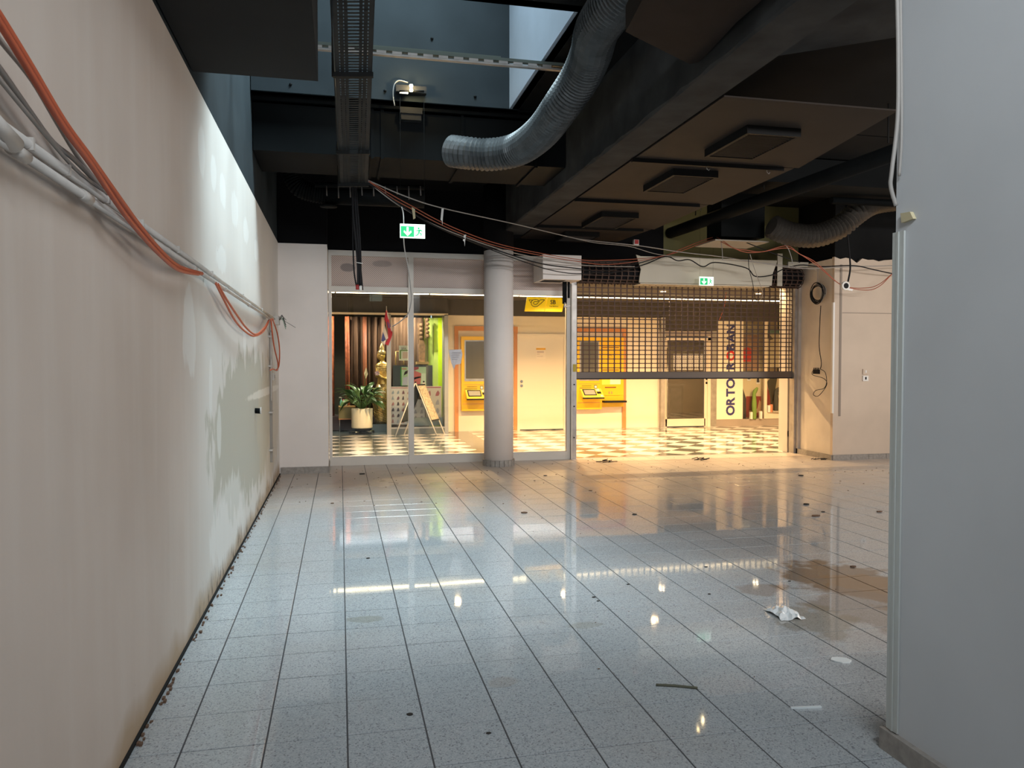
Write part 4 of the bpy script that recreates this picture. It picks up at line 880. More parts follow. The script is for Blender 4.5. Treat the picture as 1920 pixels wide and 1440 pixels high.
poly([(737, 724), (811, 724), (811, 685), (737, 685)], Yk, .05, 'board', mat('board_dark', (.03, .035, .035), .3), tv)
poly([(751, 723), (799, 723), (799, 688), (751, 688)], Yk - .01, .008, 'picture', mm2('pic_mint', (.40, .60, .42)), tv)
for pts, c in [([(751, 723), (753, 723), (753, 688), (751, 688)], (.02, .25, .03)), ([(768, 722), (788, 722), (790, 700), (778, 695), (768, 700)], (.55, .12, .12)), ([(770, 697), (785, 692), (785, 688), (768, 688)], (.35, .04, .06)), ([(757, 704), (764, 700), (765, 694), (759, 697)], (.06, .04, .05)), ([(755, 722), (764, 722), (765, 706), (756, 708)], (.5, .52, .7)), ([(790, 720), (798, 720), (798, 700), (790, 700)], (.6, .72, .62)), ([(776, 712), (789, 708), (789, 705), (776, 708)], (.62, .4, .38)), ([(753, 693), (762, 693), (762, 690), (753, 690)], (.5, .3, .2))]:
    poly(pts, Yk - .013, .003, 'colour_patch', mm2('patch_%d' % int(sum(c) * 1000), c), tv)
# posters low in the window
def pic_poster(px0, px1, py0, py1, Y, lb, rows, cols_, base, header, tones):
    t = thing('poster', lb, 'poster', AY((px0 + px1) / 2, py1, Y))
    poly([(px0, py1), (px1, py1), (px1, py0), (px0, py0)], Y, .008, 'sheet', base, t)
    if header: poly([(px0 + 1, py0 + 3.2), (px1 - 1, py0 + 3.2), (px1 - 1, py0 + 1.4), (px0 + 1, py0 + 1.4)], Y - .003, .002, 'heading', header, t)
    for i in range(rows):
        for j in range(cols_):
            cx = px0 + (px1 - px0) * (j + .5) / cols_; cy = py0 + 5 + (py1 - py0 - 6) * (i + .5) / rows; w_ = (px1 - px0) / cols_ * .28; h_ = (py1 - py0) / rows * .3
            k = R.choice(tones); q = [(cx - w_, cy + h_), (cx + w_ * R.uniform(.4, 1), cy + h_ * .9), (cx + w_ * R.uniform(.3, 1), cy - h_ * .1), (cx + w_ * .2, cy - h_), (cx - w_ * .4, cy - h_ * R.uniform(.2, .9)), (cx - w_ * .7, cy)]
            poly(q, Y - .003, .002, 'figure', k, t)
    return t
tn = [mm2('fig_dark', (.12, .10, .14)), mm2('fig_rose', (.5, .22, .24)), mm2('fig_blue', (.35, .42, .55)), mm2('fig_plum', (.25, .12, .18))]
pic_poster(732, 771, 725, 796, 16.95, 'white poster with a grid of small massage figures, left in the shop window', 6, 4, mm2('poster_white', (.80, .76, .78)), mm2('head_pink', (.6, .3, .35)), tn)
pic_poster(773, 797, 749, 790, 16.95, 'small pale poster with faint figures in the middle of the shop window', 3, 2, mm2('poster_grey', (.62, .60, .62)), None, [mm2('fig_grey', (.35, .33, .38)), tn[0]])
pic_poster(798, 828, 724, 796, 16.92, 'grey brown poster with foot drawings, right in the shop window', 4, 2, mm2('poster_beige', (.58, .52, .48)), mm2('head_wine', (.4, .08, .14)), [mm2('fig_wine', (.35, .10, .13)), mm2('fig_grey', (0, 0, 0)), tn[3]])
bo = B(AY(771, 0, 16.93).x, AY(828, 0, 16.93).x, 16.9, 17.05, .16, .34).build('blue_box', mat('storage_blue', (.25, .32, .34), .5)); tag(bo, 'low blue grey box at the bottom of the shop window', 'box')

# flag
fg = thing('hanging_flag', 'red white and blue striped flag hanging on a short stick above the statue', 'flag', AY(726, 640, 16.5)); Yf_ = 16.5
MB().tube([AY(724.5, 574, Yf_), AY(725, 590, Yf_), AY(725, 590, Yf_) + Vector((0, .2, -.03))], .008, 6).build('stick', M_PLW, fg)
c3 = {'r': mm2('flag_red', (.55, .03, .07)), 'w': mm2('flag_white', (.75, .72, .76)), 'b': mm2('flag_blue', (.08, .10, .33))}
for nm, pts, dy in [('r', [(723.5, 581), (726.5, 583), (733, 617), (736, 624), (735, 630), (728, 648), (721.5, 645), (728, 634), (727, 618), (724, 604), (720.5, 600)], 0), ('w', [(720.5, 609), (728, 634), (723, 637), (717.5, 623)], -.008), ('b', [(718, 622), (723.5, 637), (719, 640.5), (714.5, 639.5)], -.004), ('w', [(714.5, 639.5), (719, 640.5), (724, 636.5), (721.5, 646.5), (716.5, 643)], -.012), ('b', [(726, 597), (731.5, 608), (733, 613), (729, 616), (726, 606)], -.01), ('w', [(725.5, 586), (727.5, 586), (730, 597), (728, 600), (726.5, 597)], -.01), ('w', [(731, 614), (733.5, 613), (735.5, 620), (732, 622)], -.01)]:
    vs_ = [AY(x, y, Yf_ + dy + .02 * math.sin(x * 1.1)) for x, y in pts]; MB().prism(vs_, (0, .006, 0)).build({'r': 'red_fold', 'w': 'white_fold', 'b': 'blue_fold'}[nm], c3[nm], fg)

# statue ------------------------------------------------------------
M_GOLD = mat('statue_gold', (.55, .38, .12), .35, .7, noise=.4, scale=25); M_GOLD2 = mat('statue_skirt_gold', (.42, .33, .15), .35, .7, noise=.5, scale=40)
stt = thing('golden_statue', 'life size golden temple dancer statue holding a pink lotus behind the plant', 'statue', AY(716, 800, 17.5)); YS_ = 17.5
def SPt(px, py, dy=0): return AY(px, py, YS_ + dy)
def loft(rings, m, n=16):
    vs_ = []
    for px, py, rx, ry, dy in rings:
        c = SPt(px, py, dy)
        for k in range(n): a = 2 * PI * k / n; vs_.append(c + Vector((rx * math.cos(a), ry * math.sin(a), 0)))
    q = len(rings); m.add(vs_, [(i * n + k, i * n + (k + 1) % n, (i + 1) * n + (k + 1) % n, (i + 1) * n + k) for i in range(q - 1) for k in range(n)], True)
    o = len(m.v) - q * n; m.f += [tuple(o + k for k in range(n - 1, -1, -1)), tuple(o + (q - 1) * n + k for k in range(n))]; m.sm += [False, False]
body = MB()
loft([(716, 740, .14, .12, 0), (717, 728, .13, .11, 0), (718, 715, .125, .10, 0), (718.5, 706, .12, .1, 0), (718, 697, .15, .11, 0), (718, 690, .17, .11, 0), (718, 684, .17, .10, 0), (717.5, 681, .12, .09, 0), (716.5, 678, .05, .05, 0), (716, 672, .045, .045, 0)], body)
body.ball(SPt(714.5, 667), .095, 14, (1, 1, 1.25)); body.ball(SPt(707.8, 668), .022, 8)
body.tube([SPt(726, 687), SPt(727, 700, -.05), SPt(724, 712, -.12), SPt(716, 708, -.2), SPt(709.5, 702, -.2)], [.055, .045, .04, .035, .025], 10)
body.tube([SPt(710, 686), SPt(707, 697, -.06), SPt(707, 706, -.12), SPt(707, 702, -.2), SPt(707.5, 698, -.22)], [.055, .045, .04, .032, .025], 10)
bo_ = body.build('figure', M_GOLD, stt); rm = bo_.modifiers.new('join', 'REMESH'); rm.mode = 'VOXEL'; rm.voxel_size = .014; rm.use_smooth_shade = True; sm_ = bo_.modifiers.new('sm', 'SMOOTH'); sm_.iterations = 2
sk = MB(); loft([(715, 794, .17, .15, 0), (714, 785, .15, .13, 0), (713, 770, .15, .13, 0), (713.5, 755, .18, .15, 0), (715, 742, .19, .16, 0), (717, 730, .165, .14, 0), (718, 720, .14, .12, 0)], sk, 20); sko = sk.build('skirt', M_GOLD2, stt)
for k in range(13):
    y0_ = 735 + k * 4.4; sgn = -1; pts = []
    for q in range(9):
        a = PI * 1.02 + q * PI * .95 / 8; py = y0_ + (8 - q) * -2.0 + 8; cx = 714.5; pr_ = .185 if py < 760 else .165; py = min(py, 792)
        pts.append(SPt(cx, py) + Vector((pr_ * math.cos(a), pr_ * .87 * math.sin(a), 0)))
    MB().tube(pts, .008, 5).build('pleat', M_GOLD, sko)
MB().lathe(SPt(715.5, 661), [(.088, -.05), (.096, -.01), (.088, .03), (.05, .05), (.056, .085), (.045, .13), (.02, .18), (.004, .22)], 18).build('crown', M_GOLD2, stt)
for s_ in (-1, 1): MB().ball(SPt(709.3, 665.2, s_ * .035), .011, 6).build('eye', M_INK, bo_)
MB().ball(SPt(708.6, 671.5), .017, 8, (.6, 1.3, .4)).build('mouth', M_GOLD2, bo_); MB().ball(SPt(716, 668, -.1), .02, 8, (1, .5, 1.6)).build('ear', M_GOLD, bo_)
for k in range(3): MB().tube([SPt(718, 694 - k * 4) + Vector((.165 * math.cos(a), .115 * math.sin(a), .05 * math.sin(a * 1) * 0)) for a in [PI + i * PI / 8 for i in range(9)]], .007, 5).build('necklace', M_GOLD2, stt)
lo = thing('lotus_flower', 'pink and white lotus flower held in the hands of the golden statue', 'flower', SPt(707.5, 700, -.24)); c_ = SPt(707.3, 699.5, -.25)
for k in range(9):
    a = 2 * PI * k / 9; MB().add([c_, c_ + Vector((.04 * math.cos(a - .35), -.02, .04 * math.sin(a - .35))), c_ + Vector((.065 * math.cos(a), -.03, .065 * math.sin(a))), c_ + Vector((.04 * math.cos(a + .35), -.02, .04 * math.sin(a + .35)))], [(0, 1, 2, 3)]).build('petal', mm2('petal_pink', (.7, .35, .42)) if k % 2 else mm2('petal_white', (.8, .7, .72)), lo)
pb = thing('statue_plinth', 'dark blue grey box plinth under the golden statue', 'plinth', SPt(715, 812)); zt2 = SPt(715, 794).z
c_ = SPt(715, 800); B(c_.x - .25, c_.x + .22, YS_ - .2, YS_ + .25, 0, zt2).build('block', mat('plinth_blue', (.10, .14, .15), .4), pb); B(c_.x - .27, c_.x + .24, YS_ - .22, YS_ + .27, zt2 - .03, zt2).build('top_slab', mat('plinth_blue', (0, 0, 0)), pb)

# potted plant ------------------------------------------------------
pY = 17.0; pc = AY(679, 812, pY); pw_ = (AY(699, 780, pY).x - AY(659, 780, pY).x) / 2
plt = thing('potted_plant', 'peace lily with long green leaves in a round cream pot on a wheeled base', 'plant', (pc.x, pY, .02))
zp0, zp1 = AY(679, 802, pY).z, AY(679, 766, pY).z
MB().lathe((pc.x, pY, 0), [(pw_ * .97, zp0), (pw_, zp0 + .02), (pw_, zp1), (pw_ * .94, zp1), (pw_ * .94, zp1 - .05)], 32).build('pot', mat('pot_cream', (.78, .70, .52), .45), plt)
MB().lathe((pc.x, pY, 0), [(pw_ * .93, zp1 - .05), (pw_ * .93, zp1 - .03)], 24).build('soil', mat('soil', (.04, .03, .02), .9), plt)
cs = MB().lathe((pc.x, pY, 0), [(pw_ * .9, zp0 - .05), (pw_ * .9, zp0)], 24).build('base', M_VENT, plt)
for k in range(5): a = 2 * PI * k / 5 + .4; ca = MB().tube([(pc.x, pY, .05), (pc.x + .28 * math.cos(a), pY + .28 * math.sin(a), .055)], .012, 6).build('caster_arm', M_CHROME, plt); MB().lathe((pc.x + .27 * math.cos(a), pY + .27 * math.sin(a) - .01, .026), [(.024, 0), (.024, .02)], 10, 1).build('wheel', M_CABK, ca)
M_LF = [mat('leaf_green_a', (.045, .11, .03), .35), mat('leaf_green_b', (.08, .17, .05), .35), mat('leaf_green_c', (.03, .08, .025), .4)]
lm = []
for mt_ in M_LF:
    vs_ = []; nn = 8
    for k in range(nn + 1):
        t = k / nn; w_ = .062 * math.sin(PI * min(1, t * .94 + .03)) ** .8 * (1 - .25 * t); x = t * .36; z = .10 * math.sin(t * 2.2) - .16 * t * t
        vs_ += [(x, -w_, z + .012), (x, 0, z), (x, w_, z + .012)]
    m = MB().add(vs_, [(k * 3 + j, k * 3 + 3 + j, k * 3 + 4 + j, k * 3 + 1 + j) for k in range(nn) for j in range(2)], True); lm.append(m.mesh('leaf', mt_))
for k in range(64):
    a = R.uniform(0, 2 * PI); el = R.uniform(.1, 1.25); l = R.uniform(.05, .36) ; base = Vector((pc.x + .06 * math.cos(a), pY + .06 * math.sin(a), zp1))
    tip = base + Vector((l * math.cos(a) * math.cos(el * .7), l * math.sin(a) * math.cos(el * .7), .08 + .30 * math.sin(el) * R.uniform(.6, 1)))
    s_ = R.uniform(.65, 1.1); put('leaf', lm[k % 3], plt, tip, (R.uniform(-.4, .4), -el * .75 + R.uniform(-.1, .5), a), (s_, s_, s_))
    if k % 2 == 0: MB().tube([base, (base + tip) / 2 + Vector((0, 0, .02)), tip], .005, 5).build('stalk', M_LF[1], plt)
sx_ = AY(686, 700, pY); MB().tube([(pc.x, pY, zp1), (sx_.x - .02, pY, sx_.z - .15), (sx_.x, pY, sx_.z)], .006, 6).build('flower_stalk', M_LF[1], plt)
c_ = AY(686, 707, pY); MB().add([c_ + Vector(q) for q in [(0, 0, -.04), (.045, -.01, .07), (.005, -.02, .21), (-.04, -.01, .08), (0, .025, .07)]], [(0, 1, 4), (1, 2, 4), (2, 3, 4), (3, 0, 4)]).build('white_flower', mm2('spathe', (.82, .80, .62)), plt)

# trolley with bottles behind plant
tb = thing('side_trolley', 'low wooden trolley behind the potted plant at the left', 'trolley', AY(645, 795, 17.5)); Yt = 17.5
a = AY(635, 790, Yt); b = AY(658, 762, Yt)
B(a.x, b.x + .1, Yt, Yt + .3, .28, .30).build('lower_shelf', M_WOOD, tb); B(a.x, b.x + .1, Yt, Yt + .3, b.z - .02, b.z).build('top', mat('ledge_wood', (0, 0, 0)), tb); B(a.x, b.x + .1, Yt + .01, Yt + .03, .30, b.z - .02).build('front', mat('trolley_olive', (.20, .17, .06), .5), tb)
for x in (a.x + .02, b.x + .07):
    for y in (Yt + .03, Yt + .27): MB().tube([(x, y, .0), (x, y, .29)], .012, 6).build('leg', M_GALV, tb)
bt = thing('pump_bottle', 'clear green pump bottle standing on the trolley', 'bottle', AY(640, 762, Yt)); p = AY(640, 762, Yt + .1)
MB().lathe((p.x, Yt + .12, b.z), [(.035, 0), (.037, .01), (.037, .1), (.015, .13), (.015, .15)], 14).build('body', mat('bottle_green', (.15, .4, .3), .2), bt); MB().tube([(p.x, Yt + .12, b.z + .15), (p.x, Yt + .12, b.z + .2), (p.x - .05, Yt + .12, b.z + .2)], .007, 6).build('pump', M_PLW, bt)
fl = thing('flower_arrangement', 'small red and white flowers on the trolley beside the pump bottle', 'flowers', AY(648, 760, Yt)); p = AY(648, 762, Yt + .1)
MB().lathe((p.x, Yt + .12, b.z), [(.03, 0), (.04, .05), (.035, .06)], 12).build('bowl', M_PLW, fl)
for k in range(8): MB().ball((p.x + R.uniform(-.05, .05), Yt + .12 + R.uniform(-.04, .04), b.z + R.uniform(.07, .13)), .028, 8).build('bloom', [c3['r'], c3['w'], M_LF[1]][k % 3], fl)

# folding sign ------------------------------------------------------
fs = thing('folding_sign', 'folding pavement sign with white legs and a menu board in front of the massage shop', 'sign', AY(781, 817, 16.2))
apx = AY(779, 717, 16.3); fl_ = AY(741, 817, 16.2); fr_ = AY(819, 816, 16.2); wv = Vector((.22, .42, 0))
M_LEG = mat('sign_leg_white', (.72, .68, .62), .4)
def brd(f0, nm, mt1, mt2, off):
    d = Vector((f0.x - apx.x, f0.y - apx.y, -apx.z)); a0 = apx + d * .04; a1 = apx + d * .74
    n_ = d.cross(wv).normalized() * off
    MB().prism([a0, a1, a1 + wv, a0 + wv], n_ * .012).build(nm, mt1, fs)
    MB().prism([a0 + d * .03 + n_ * .013 + wv * .06, a1 - d * .03 + n_ * .013 + wv * .06, a1 - d * .03 + n_ * .013 + wv * .94, a0 + d * .03 + n_ * .013 + wv * .94], n_ * .003).build(nm + '_face', mt2, fs)
    for k in (0, 1): MB().tube([apx + wv * k, apx + wv * k + d], .013, 8).build('leg', M_LEG, fs)
M_MENU = mat('menu_print', (.62, .50, .36), .6, noise=.5, scale=22)
brd(fl_, 'left_board', mat('board_black', (.04, .045, .05), .5), mat('board_slate', (.07, .08, .085), .5), 1)
brd(fr_, 'right_board', mat('board_black', (0, 0, 0)), M_MENU, 1)
for k in (0, 1): MB().ball(apx + wv * k, .022, 8).build('hinge', M_VENT, fs)

# ------------------------------------------------------------------ cables
def cable(pts, r, mt_, label, name='cable', parent=None, k=6, group=None):
    o = MB().tube(smooth_path(pts, k), r, 7).build(name, mt_, parent)
    if not parent: tag(o, label, 'cable', group)
    return o
def PY(lst): return [AY(x, y, Y) for x, y, Y in lst]
for i, (dx, dy, dr_2) in enumerate([(0, 0, 0), (3, -4, .05)]):
    cable(PY([(690 + dx, 340, 8.75), (736 + dx, 372 + dy, 8.95), (774 + dx, 393 + dy, 9.2), (820 + dx, 418 + dy, 9.5), (870 + dx, 440 + dy, 9.8), (927 + dx, 460 + dy, 10.3), (999, 476 + dy, 10.8), (1088, 491 + dy, 11.1), (1138, 496 + dy * 2, 11.15), (1200, 489 + dy, 11.1), (1247, 479, 11.0), (1279, 470 + dy, 10.9), (1333, 450 + dy, 10.6), (1351, 453 + dy, 10.3), (1375, 465, 10.1), (1400, 473 + dy, 10.1), (1429, 472, 10.1), (1475, 465 + dy, 10.1), (1499, 476, 10.1), (1531, 497 + dy, 10.2), (1577, 534, 10.3), (1623, 544 + dy, 10.3), (1650, 536 + dy, 10.25), (1680, 508, 10.4), (1740, 470, 10.6), (1760, 468, 10.74)]), .006, M_CABO2, ['orange cable running from the tray end across the picture to the right edge', 'upper twin of the orange cable running from the tray end to the right edge'][i], group='cables strung from the tray')
cable(PY([(690, 338, 8.75), (760, 368, 8.9), (829, 390, 9.2), (961, 419, 9.8), (1062, 443, 10.3), (1107, 451, 10.4), (1200, 461, 10.6), (1279, 473, 10.7), (1349, 481, 10.7), (1420, 492, 10.5), (1500, 503, 10.4), (1600, 500, 10.4), (1680, 498, 10.55), (1755, 497, 10.74)]), .007, M_CABW, 'taut pale cable running above the orange ones from the tray end', group='cables strung from the tray')
cable(PY([(690, 342, 8.75), (790, 410, 9.2), (870, 447, 9.8), (968, 481, 10.5), (1023, 496, 10.9), (1088, 504, 11.1), (1140, 512, 11.15), (1205, 497, 11.1), (1247, 481, 11.0), (1271, 489, 11.0), (1293, 487, 11.0), (1318, 500, 11.0), (1341, 492, 11.0), (1398, 502, 11.0), (1416, 518, 11.0), (1446, 516, 11.0), (1466, 506, 10.9), (1500, 497, 10.6), (1540, 500, 10.5), (1600, 498, 10.4), (1640, 506, 10.45), (1680, 514, 10.6), (1740, 520, 10.74)]), .009, M_CABK, 'black cable sagging across the white casing and the shutter housing', group='cables strung from the tray')
cable(PY([(690, 344, 8.75), (800, 415, 9.3), (880, 452, 9.9), (980, 490, 10.6), (1040, 508, 10.95), (1090, 513, 11.1), (1150, 505, 11.15), (1210, 490, 11.1), (1270, 472, 11)]), .007, M_CABK, 'lower black cable sagging most deeply under the column top', group='cables strung from the tray')
cable(PY([(690, 341, 8.75), (745, 383, 9.0), (820, 424, 9.5), (927, 464, 10.3), (1000, 482, 10.8), (1090, 497, 11.12), (1190, 500, 11.1)]), .007, M_CABW, 'grey cable bundled just under the orange ones', group='cables strung from the tray')
cable(PY([(1062, 443, 10.3), (1115, 455, 10.4), (1180, 462, 10.6), (1240, 478, 10.8), (1340, 486, 10.8), (1440, 494, 10.6), (1530, 506, 10.5)]), .005, M_CABW, 'thin grey wire drooping above the shutter housing', group='cables strung from the tray')
for i, (x, y0_, y1_, Y) in enumerate([(829, 391, 423, 9.2), (871, 440, 462, 9.8)]):
    o = MB().prism([AY(x - 1, y0_, Y), AY(x + 3, y0_, Y), AY(x + 1, y1_ - 10, Y), AY(x + .5, y1_, Y), AY(x - .5, y1_ - 9, Y), AY(x - 3, y1_ - 11, Y)], (0, .004, 0)).build('cable_tag', M_PLW); tag(o, ['white tag strip hanging from the taut pale cable', 'white tag strip hanging from the orange cable left of the column'][i], 'tag')
o = MB().prism([AY(772, 388, 9.1), AY(778, 392, 9.1), (AY(779, 409, 9.1)), AY(775, 411, 9.1)], (0, .01, 0)).build('cable_clamp', mat('tape', (.5, .4, .2))); tag(o, 'yellowish clamp hanging on the orange cables above the exit sign', 'clamp')
hc = thing('hanging_cable_bundle', 'thick black cable ends hanging from the far end of the tray', 'cable', AY(668, 440, 8.85))
for i, pts in enumerate([[(661, 346), (662, 400), (667, 450), (671, 500), (671, 536)], [(664, 346), (667, 400), (671, 450), (674, 500), (676, 535)], [(667, 346), (670, 390), (674, 440), (676, 500), (673, 543)], [(660, 347), (661, 400), (662, 460), (664, 510), (669, 540)], [(665, 346), (667, 395), (670, 440), (677, 510), (680, 544)]]):
    MB().tube(smooth_path([AY(x, y, 8.84 + .015 * i) for x, y in pts], 4), .012 if i < 3 else .008, 8).build('cable', M_CABK, hc)
for q in ((670, 540), (676, 542)): MB().tube([AY(q[0], q[1] - 6, 8.83), AY(q[0], q[1] + 3, 8.83)], .018, 8).build('end_cap', M_PLW if q[0] > 672 else mat('cap_red', (.35, .03, .03), .5), hc)
MB().tube([AY(668, 492, 8.8), AY(680, 494, 8.8)], .005, 6).build('tie', M_PLW, hc)
cable(PY([(753, 388, 7.84), (756, 400, 7.84), (757, 418, 7.8), (757, 447, 7.81), (759, 470, 7.85), (765, 500, 7.9), (770, 540, 8.0), (771, 565, 8.1), (765, 588, 8.2), (750, 603, 8.3), (736, 612, 8.4)]), .006, M_CABW, 'thin pale cable hanging in a bow below the nearer exit sign')
cable(PY([(1588, 370, 10.2), (1586, 400, 10.2), (1589, 440, 10.2), (1593, 480, 10.2), (1594, 505, 10.2), (1590, 528, 10.2)]), .013, M_CABK, 'thick dark cable hanging straight down to the white socket device')
sd = thing('hanging_socket', 'white round socket dangling on the thick dark cable before the beige wall', 'socket', AY(1587, 538, 10.2)); p = AY(1585, 536, 10.17)
MB().lathe(p, [(.065, -.02), (.07, 0), (.06, .03), (.03, .05)], 18, 1).build('body', M_PLW, sd); MB().lathe(p + Vector((0, -.022, 0)), [(.042, 0), (.042, .003)], 16, 1).build('inset', M_CABK, sd); MB().prism([AY(1590, 540, 10.17), AY(1600, 542, 10.17), AY(1598, 546, 10.17), AY(1589, 544, 10.17)], (0, .03, 0)).build('collar', M_PLW, sd)
cable(PY([(1340, 365, 10.8), (1346, 395, 10.8), (1349, 425, 10.75), (1362, 440, 10.6), (1400, 455, 10.3), (1450, 475, 10.2), (1500, 492, 10.2)]), .007, M_CABK, 'dark cable dropping from the small guarded lamp and running to the right')
cable(PY([(1404, 476, 10.2), (1404, 500, 10.3), (1411, 530, 10.5), (1416, 560, 10.7), (1422, 563, 10.8)]), .005, M_CABK, 'dark wire dangling in front of the shutter, left of two')
cable(PY([(1406, 476, 10.2), (1415, 505, 10.3), (1424, 530, 10.5), (1430, 550, 10.7), (1426, 562, 10.8)]), .005, M_CABW, 'pale wire dangling in front of the shutter, right of two')
cable(PY([(1352, 452, 10.3), (1354, 470, 10.3), (1355, 488, 10.3)]), .005, M_CABW, 'short pale wire end below the ventilation box flange')
cable(PY([(1455, 444, 10.1), (1475, 462, 10.1), (1483, 480, 10.1), (1486, 495, 10.1)]), .006, M_CABW, 'pale wire leaving the sagging corrugated duct')
cable(PY([(1362, 548, 12.1), (1361, 552, 12.1), (1358, 575, 12.1), (1349, 600, 12.1)]), .006, M_CABO, 'reddish wire hanging behind the shutter near the second exit sign')
cl_ = thing('cable_coil', 'coiled grey black cable hanging on the white side wall', 'cable', AX(1534, 550, 7.56))
for k in range(9):
    rx, rz = R.uniform(.075, .10), R.uniform(.13, .17); c0 = AX(1534, 550, 7.56) + Vector((0, R.uniform(-.02, .02), R.uniform(-.02, .02)))
    MB().tube([c0 + Vector((-.012 * k * .3, rx * math.cos(a) * 2.0, rz * math.sin(a))) for a in [i * 2 * PI / 20 for i in range(21)]], .007, 6, False).build('loop', M_CABK if k % 3 else M_CABW, cl_)
MB().tube(smooth_path([AX(1534, 500, 7.56), AX(1533, 520, 7.56), AX(1532, 536, 7.56)], 4), .006, 6).build('suspension_wire', M_CABW, cl_)
MB().tube(smooth_path([AX(1539, 573, 7.57), AX(1537, 610, 7.57), AX(1536, 650, 7.57), AX(1540, 680, 7.57), AX(1538, 692, 7.56)], 5), .006, 6).build('drop_cable', M_CABK, cl_)
tbk = thing('terminal_block', 'black terminal block with a looped lead dangling under the cable coil', 'connector', AX(1530, 697, 7.56)); p = AX(1530, 697, 7.555)
MB().box(p.x - .02, p.x + .005, p.y - .10, p.y + .06, p.z - .035, p.z + .035).build('block', M_CABK, tbk)
for k in range(5): MB().tube([(p.x - .01, p.y - .09 + k * .033, p.z + .03), (p.x - .012, p.y - .09 + k * .033, p.z + .065)], .007, 6).build('pin', M_CABK, tbk)
MB().tube(smooth_path([AX(1538, 692, 7.56), AX(1547, 698, 7.56), AX(1550, 715, 7.56), AX(1545, 728, 7.56), AX(1530, 732, 7.56), AX(1525, 740, 7.56), AX(1535, 742, 7.56), AX(1550, 722, 7.56), AX(1545, 710, 7.56), AX(1524, 703, 7.56), AX(1523, 696, 7.56)], 5), .005, 6).build('lead', M_CABK, tbk)
for i, (y0_, lb, c) in enumerate([(692, 'upper grey light switch on the beige wall', M_BEIGE), (704.5, 'lower white light switch with dark centre on the beige wall', M_PLW)]):
    t = thing('light_switch', lb, 'switch', AY(1623, y0_ + 5, 10.74), 'switches on the beige wall'); a = AY(1618, y0_, 10.74); b = AY(1628, y0_ + 10, 10.74); B(a.x, b.x, 10.735, 10.75, b.z, a.z).build('plate', c, t); B((a.x + b.x) / 2 - .012, (a.x + b.x) / 2 + .012, 10.73, 10.735, b.z + .025, a.z - .02).build('rocker', M_CABK if i else M_PLW, t)
fb = thing('fire_call_box', 'small red and white box high above the shutter gap', 'alarm', AY(1193, 456, 11.3)); a = AY(1189, 449, 11.6); b = AY(1198, 460, 11.6); B(a.x, b.x, 11.6, 11.66, b.z, a.z).build('body', M_PLW, fb); B(a.x + .01, b.x - .01, 11.59, 11.6, b.z + .02, a.z - .005).build('front', mat('alarm_red', (.45, .02, .02), .5), fb)
B(a.x - .03, b.x + .03, 11.66, 11.83, b.z, b.z + .02).build('arm', M_VENT, fb)
cable([AX(1682, -10, 2.10), AX(1684, 100, 2.10), AX(1683, 220, 2.10), AX(1672, 320, 2.08), AX(1670, 350, 2.08), AX(1680, 386, 2.10)], .008, M_CABW, 'pale cable running down the corner of the foreground wall at right')
cable([AX(1688, -10, 2.12), AX(1690, 150, 2.12), AX(1690, 260, 2.12), AX(1686, 330, 2.12)], .006, M_CABW, 'thinner pale cable beside the first on the foreground wall corner')

# ------------------------------------------------------------------ left wall fittings
def PXl(lst, X): return [AX(x, y, X) for x, y in lst]
cg = 'conduits on the left wall'
c1 = thing('wall_conduit', 'upper grey conduit pipe running along the left wall', 'conduit', (XL + .05, 3, 2.14), cg)
a = AX(-40, 205, XL + .04); b = AX(514, 598, XL + .04); MB().tube([a, b], .014, 12).build('pipe', M_COND, c1)
c2 = thing('wall_conduit', 'lower grey conduit pipe with joint sleeves running along the left wall', 'conduit', (XL + .05, 3, 2.08), cg)
a2 = a + Vector((.01, 0, -.045)); b2 = b + Vector((.01, -.6, -.035)); MB().tube([a2, b2], .013, 12).build('pipe', M_COND, c2)
for t in (.02, .09, .2, .34, .5, .7): q = a2.lerp(b2, t); MB().tube([q, q + (b2 - a2).normalized() * .09], .017, 12).build('sleeve', M_COND, c2)
for t in (.035, .07, .12, .18, .27, .4, .6, .8): q = a.lerp(b, t); MB().box(XL, XL + .056, q.y - .006, q.y + .006, q.z - .016, q.z + .017).build('clip', M_COND, c1)
q = AX(14, 262, XL + .06); MB().tube([q + Vector((0, -.14, .03)), q + Vector((0, .04, -.0))], .022, 14).build('end_sleeve', M_COND, c2)
for i, (lst, r, mt_, lb, X) in enumerate([
    ([(-30, -10), (0, 33), (60, 130), (120, 230), (170, 298), (230, 382), (262, 425), (300, 470), (335, 500), (378, 513)], .011, M_CABO, 'thick orange cable sagging over the conduit on the left wall, top strand', XL + .09),
    ([(-30, 5), (0, 45), (60, 142), (120, 240), (170, 308), (225, 390), (258, 432), (300, 478), (335, 506), (372, 514)], .009, M_CABO, 'orange cable lying just under the top strand on the left wall', XL + .10),
    ([(-30, 30), (0, 75), (60, 150), (110, 235), (150, 300), (185, 345)], .007, M_CABW, 'grey cable slanting down to the conduit beside the orange ones', XL + .05),
    ([(-30, 95), (0, 130), (60, 215), (100, 268), (140, 300), (190, 352)], .008, M_CABW, 'grey cable in the middle of the three slanting to the conduit', XL + .05),
    ([(-30, 115), (0, 150), (45, 205), (98, 268), (150, 325), (210, 368)], .006, M_CABW, 'lowest thin grey cable slanting down to the conduit', XL + .05)]):
    cable([AX(x, y, X) for x, y in lst], r, mt_, lb, group='cables on the left wall')
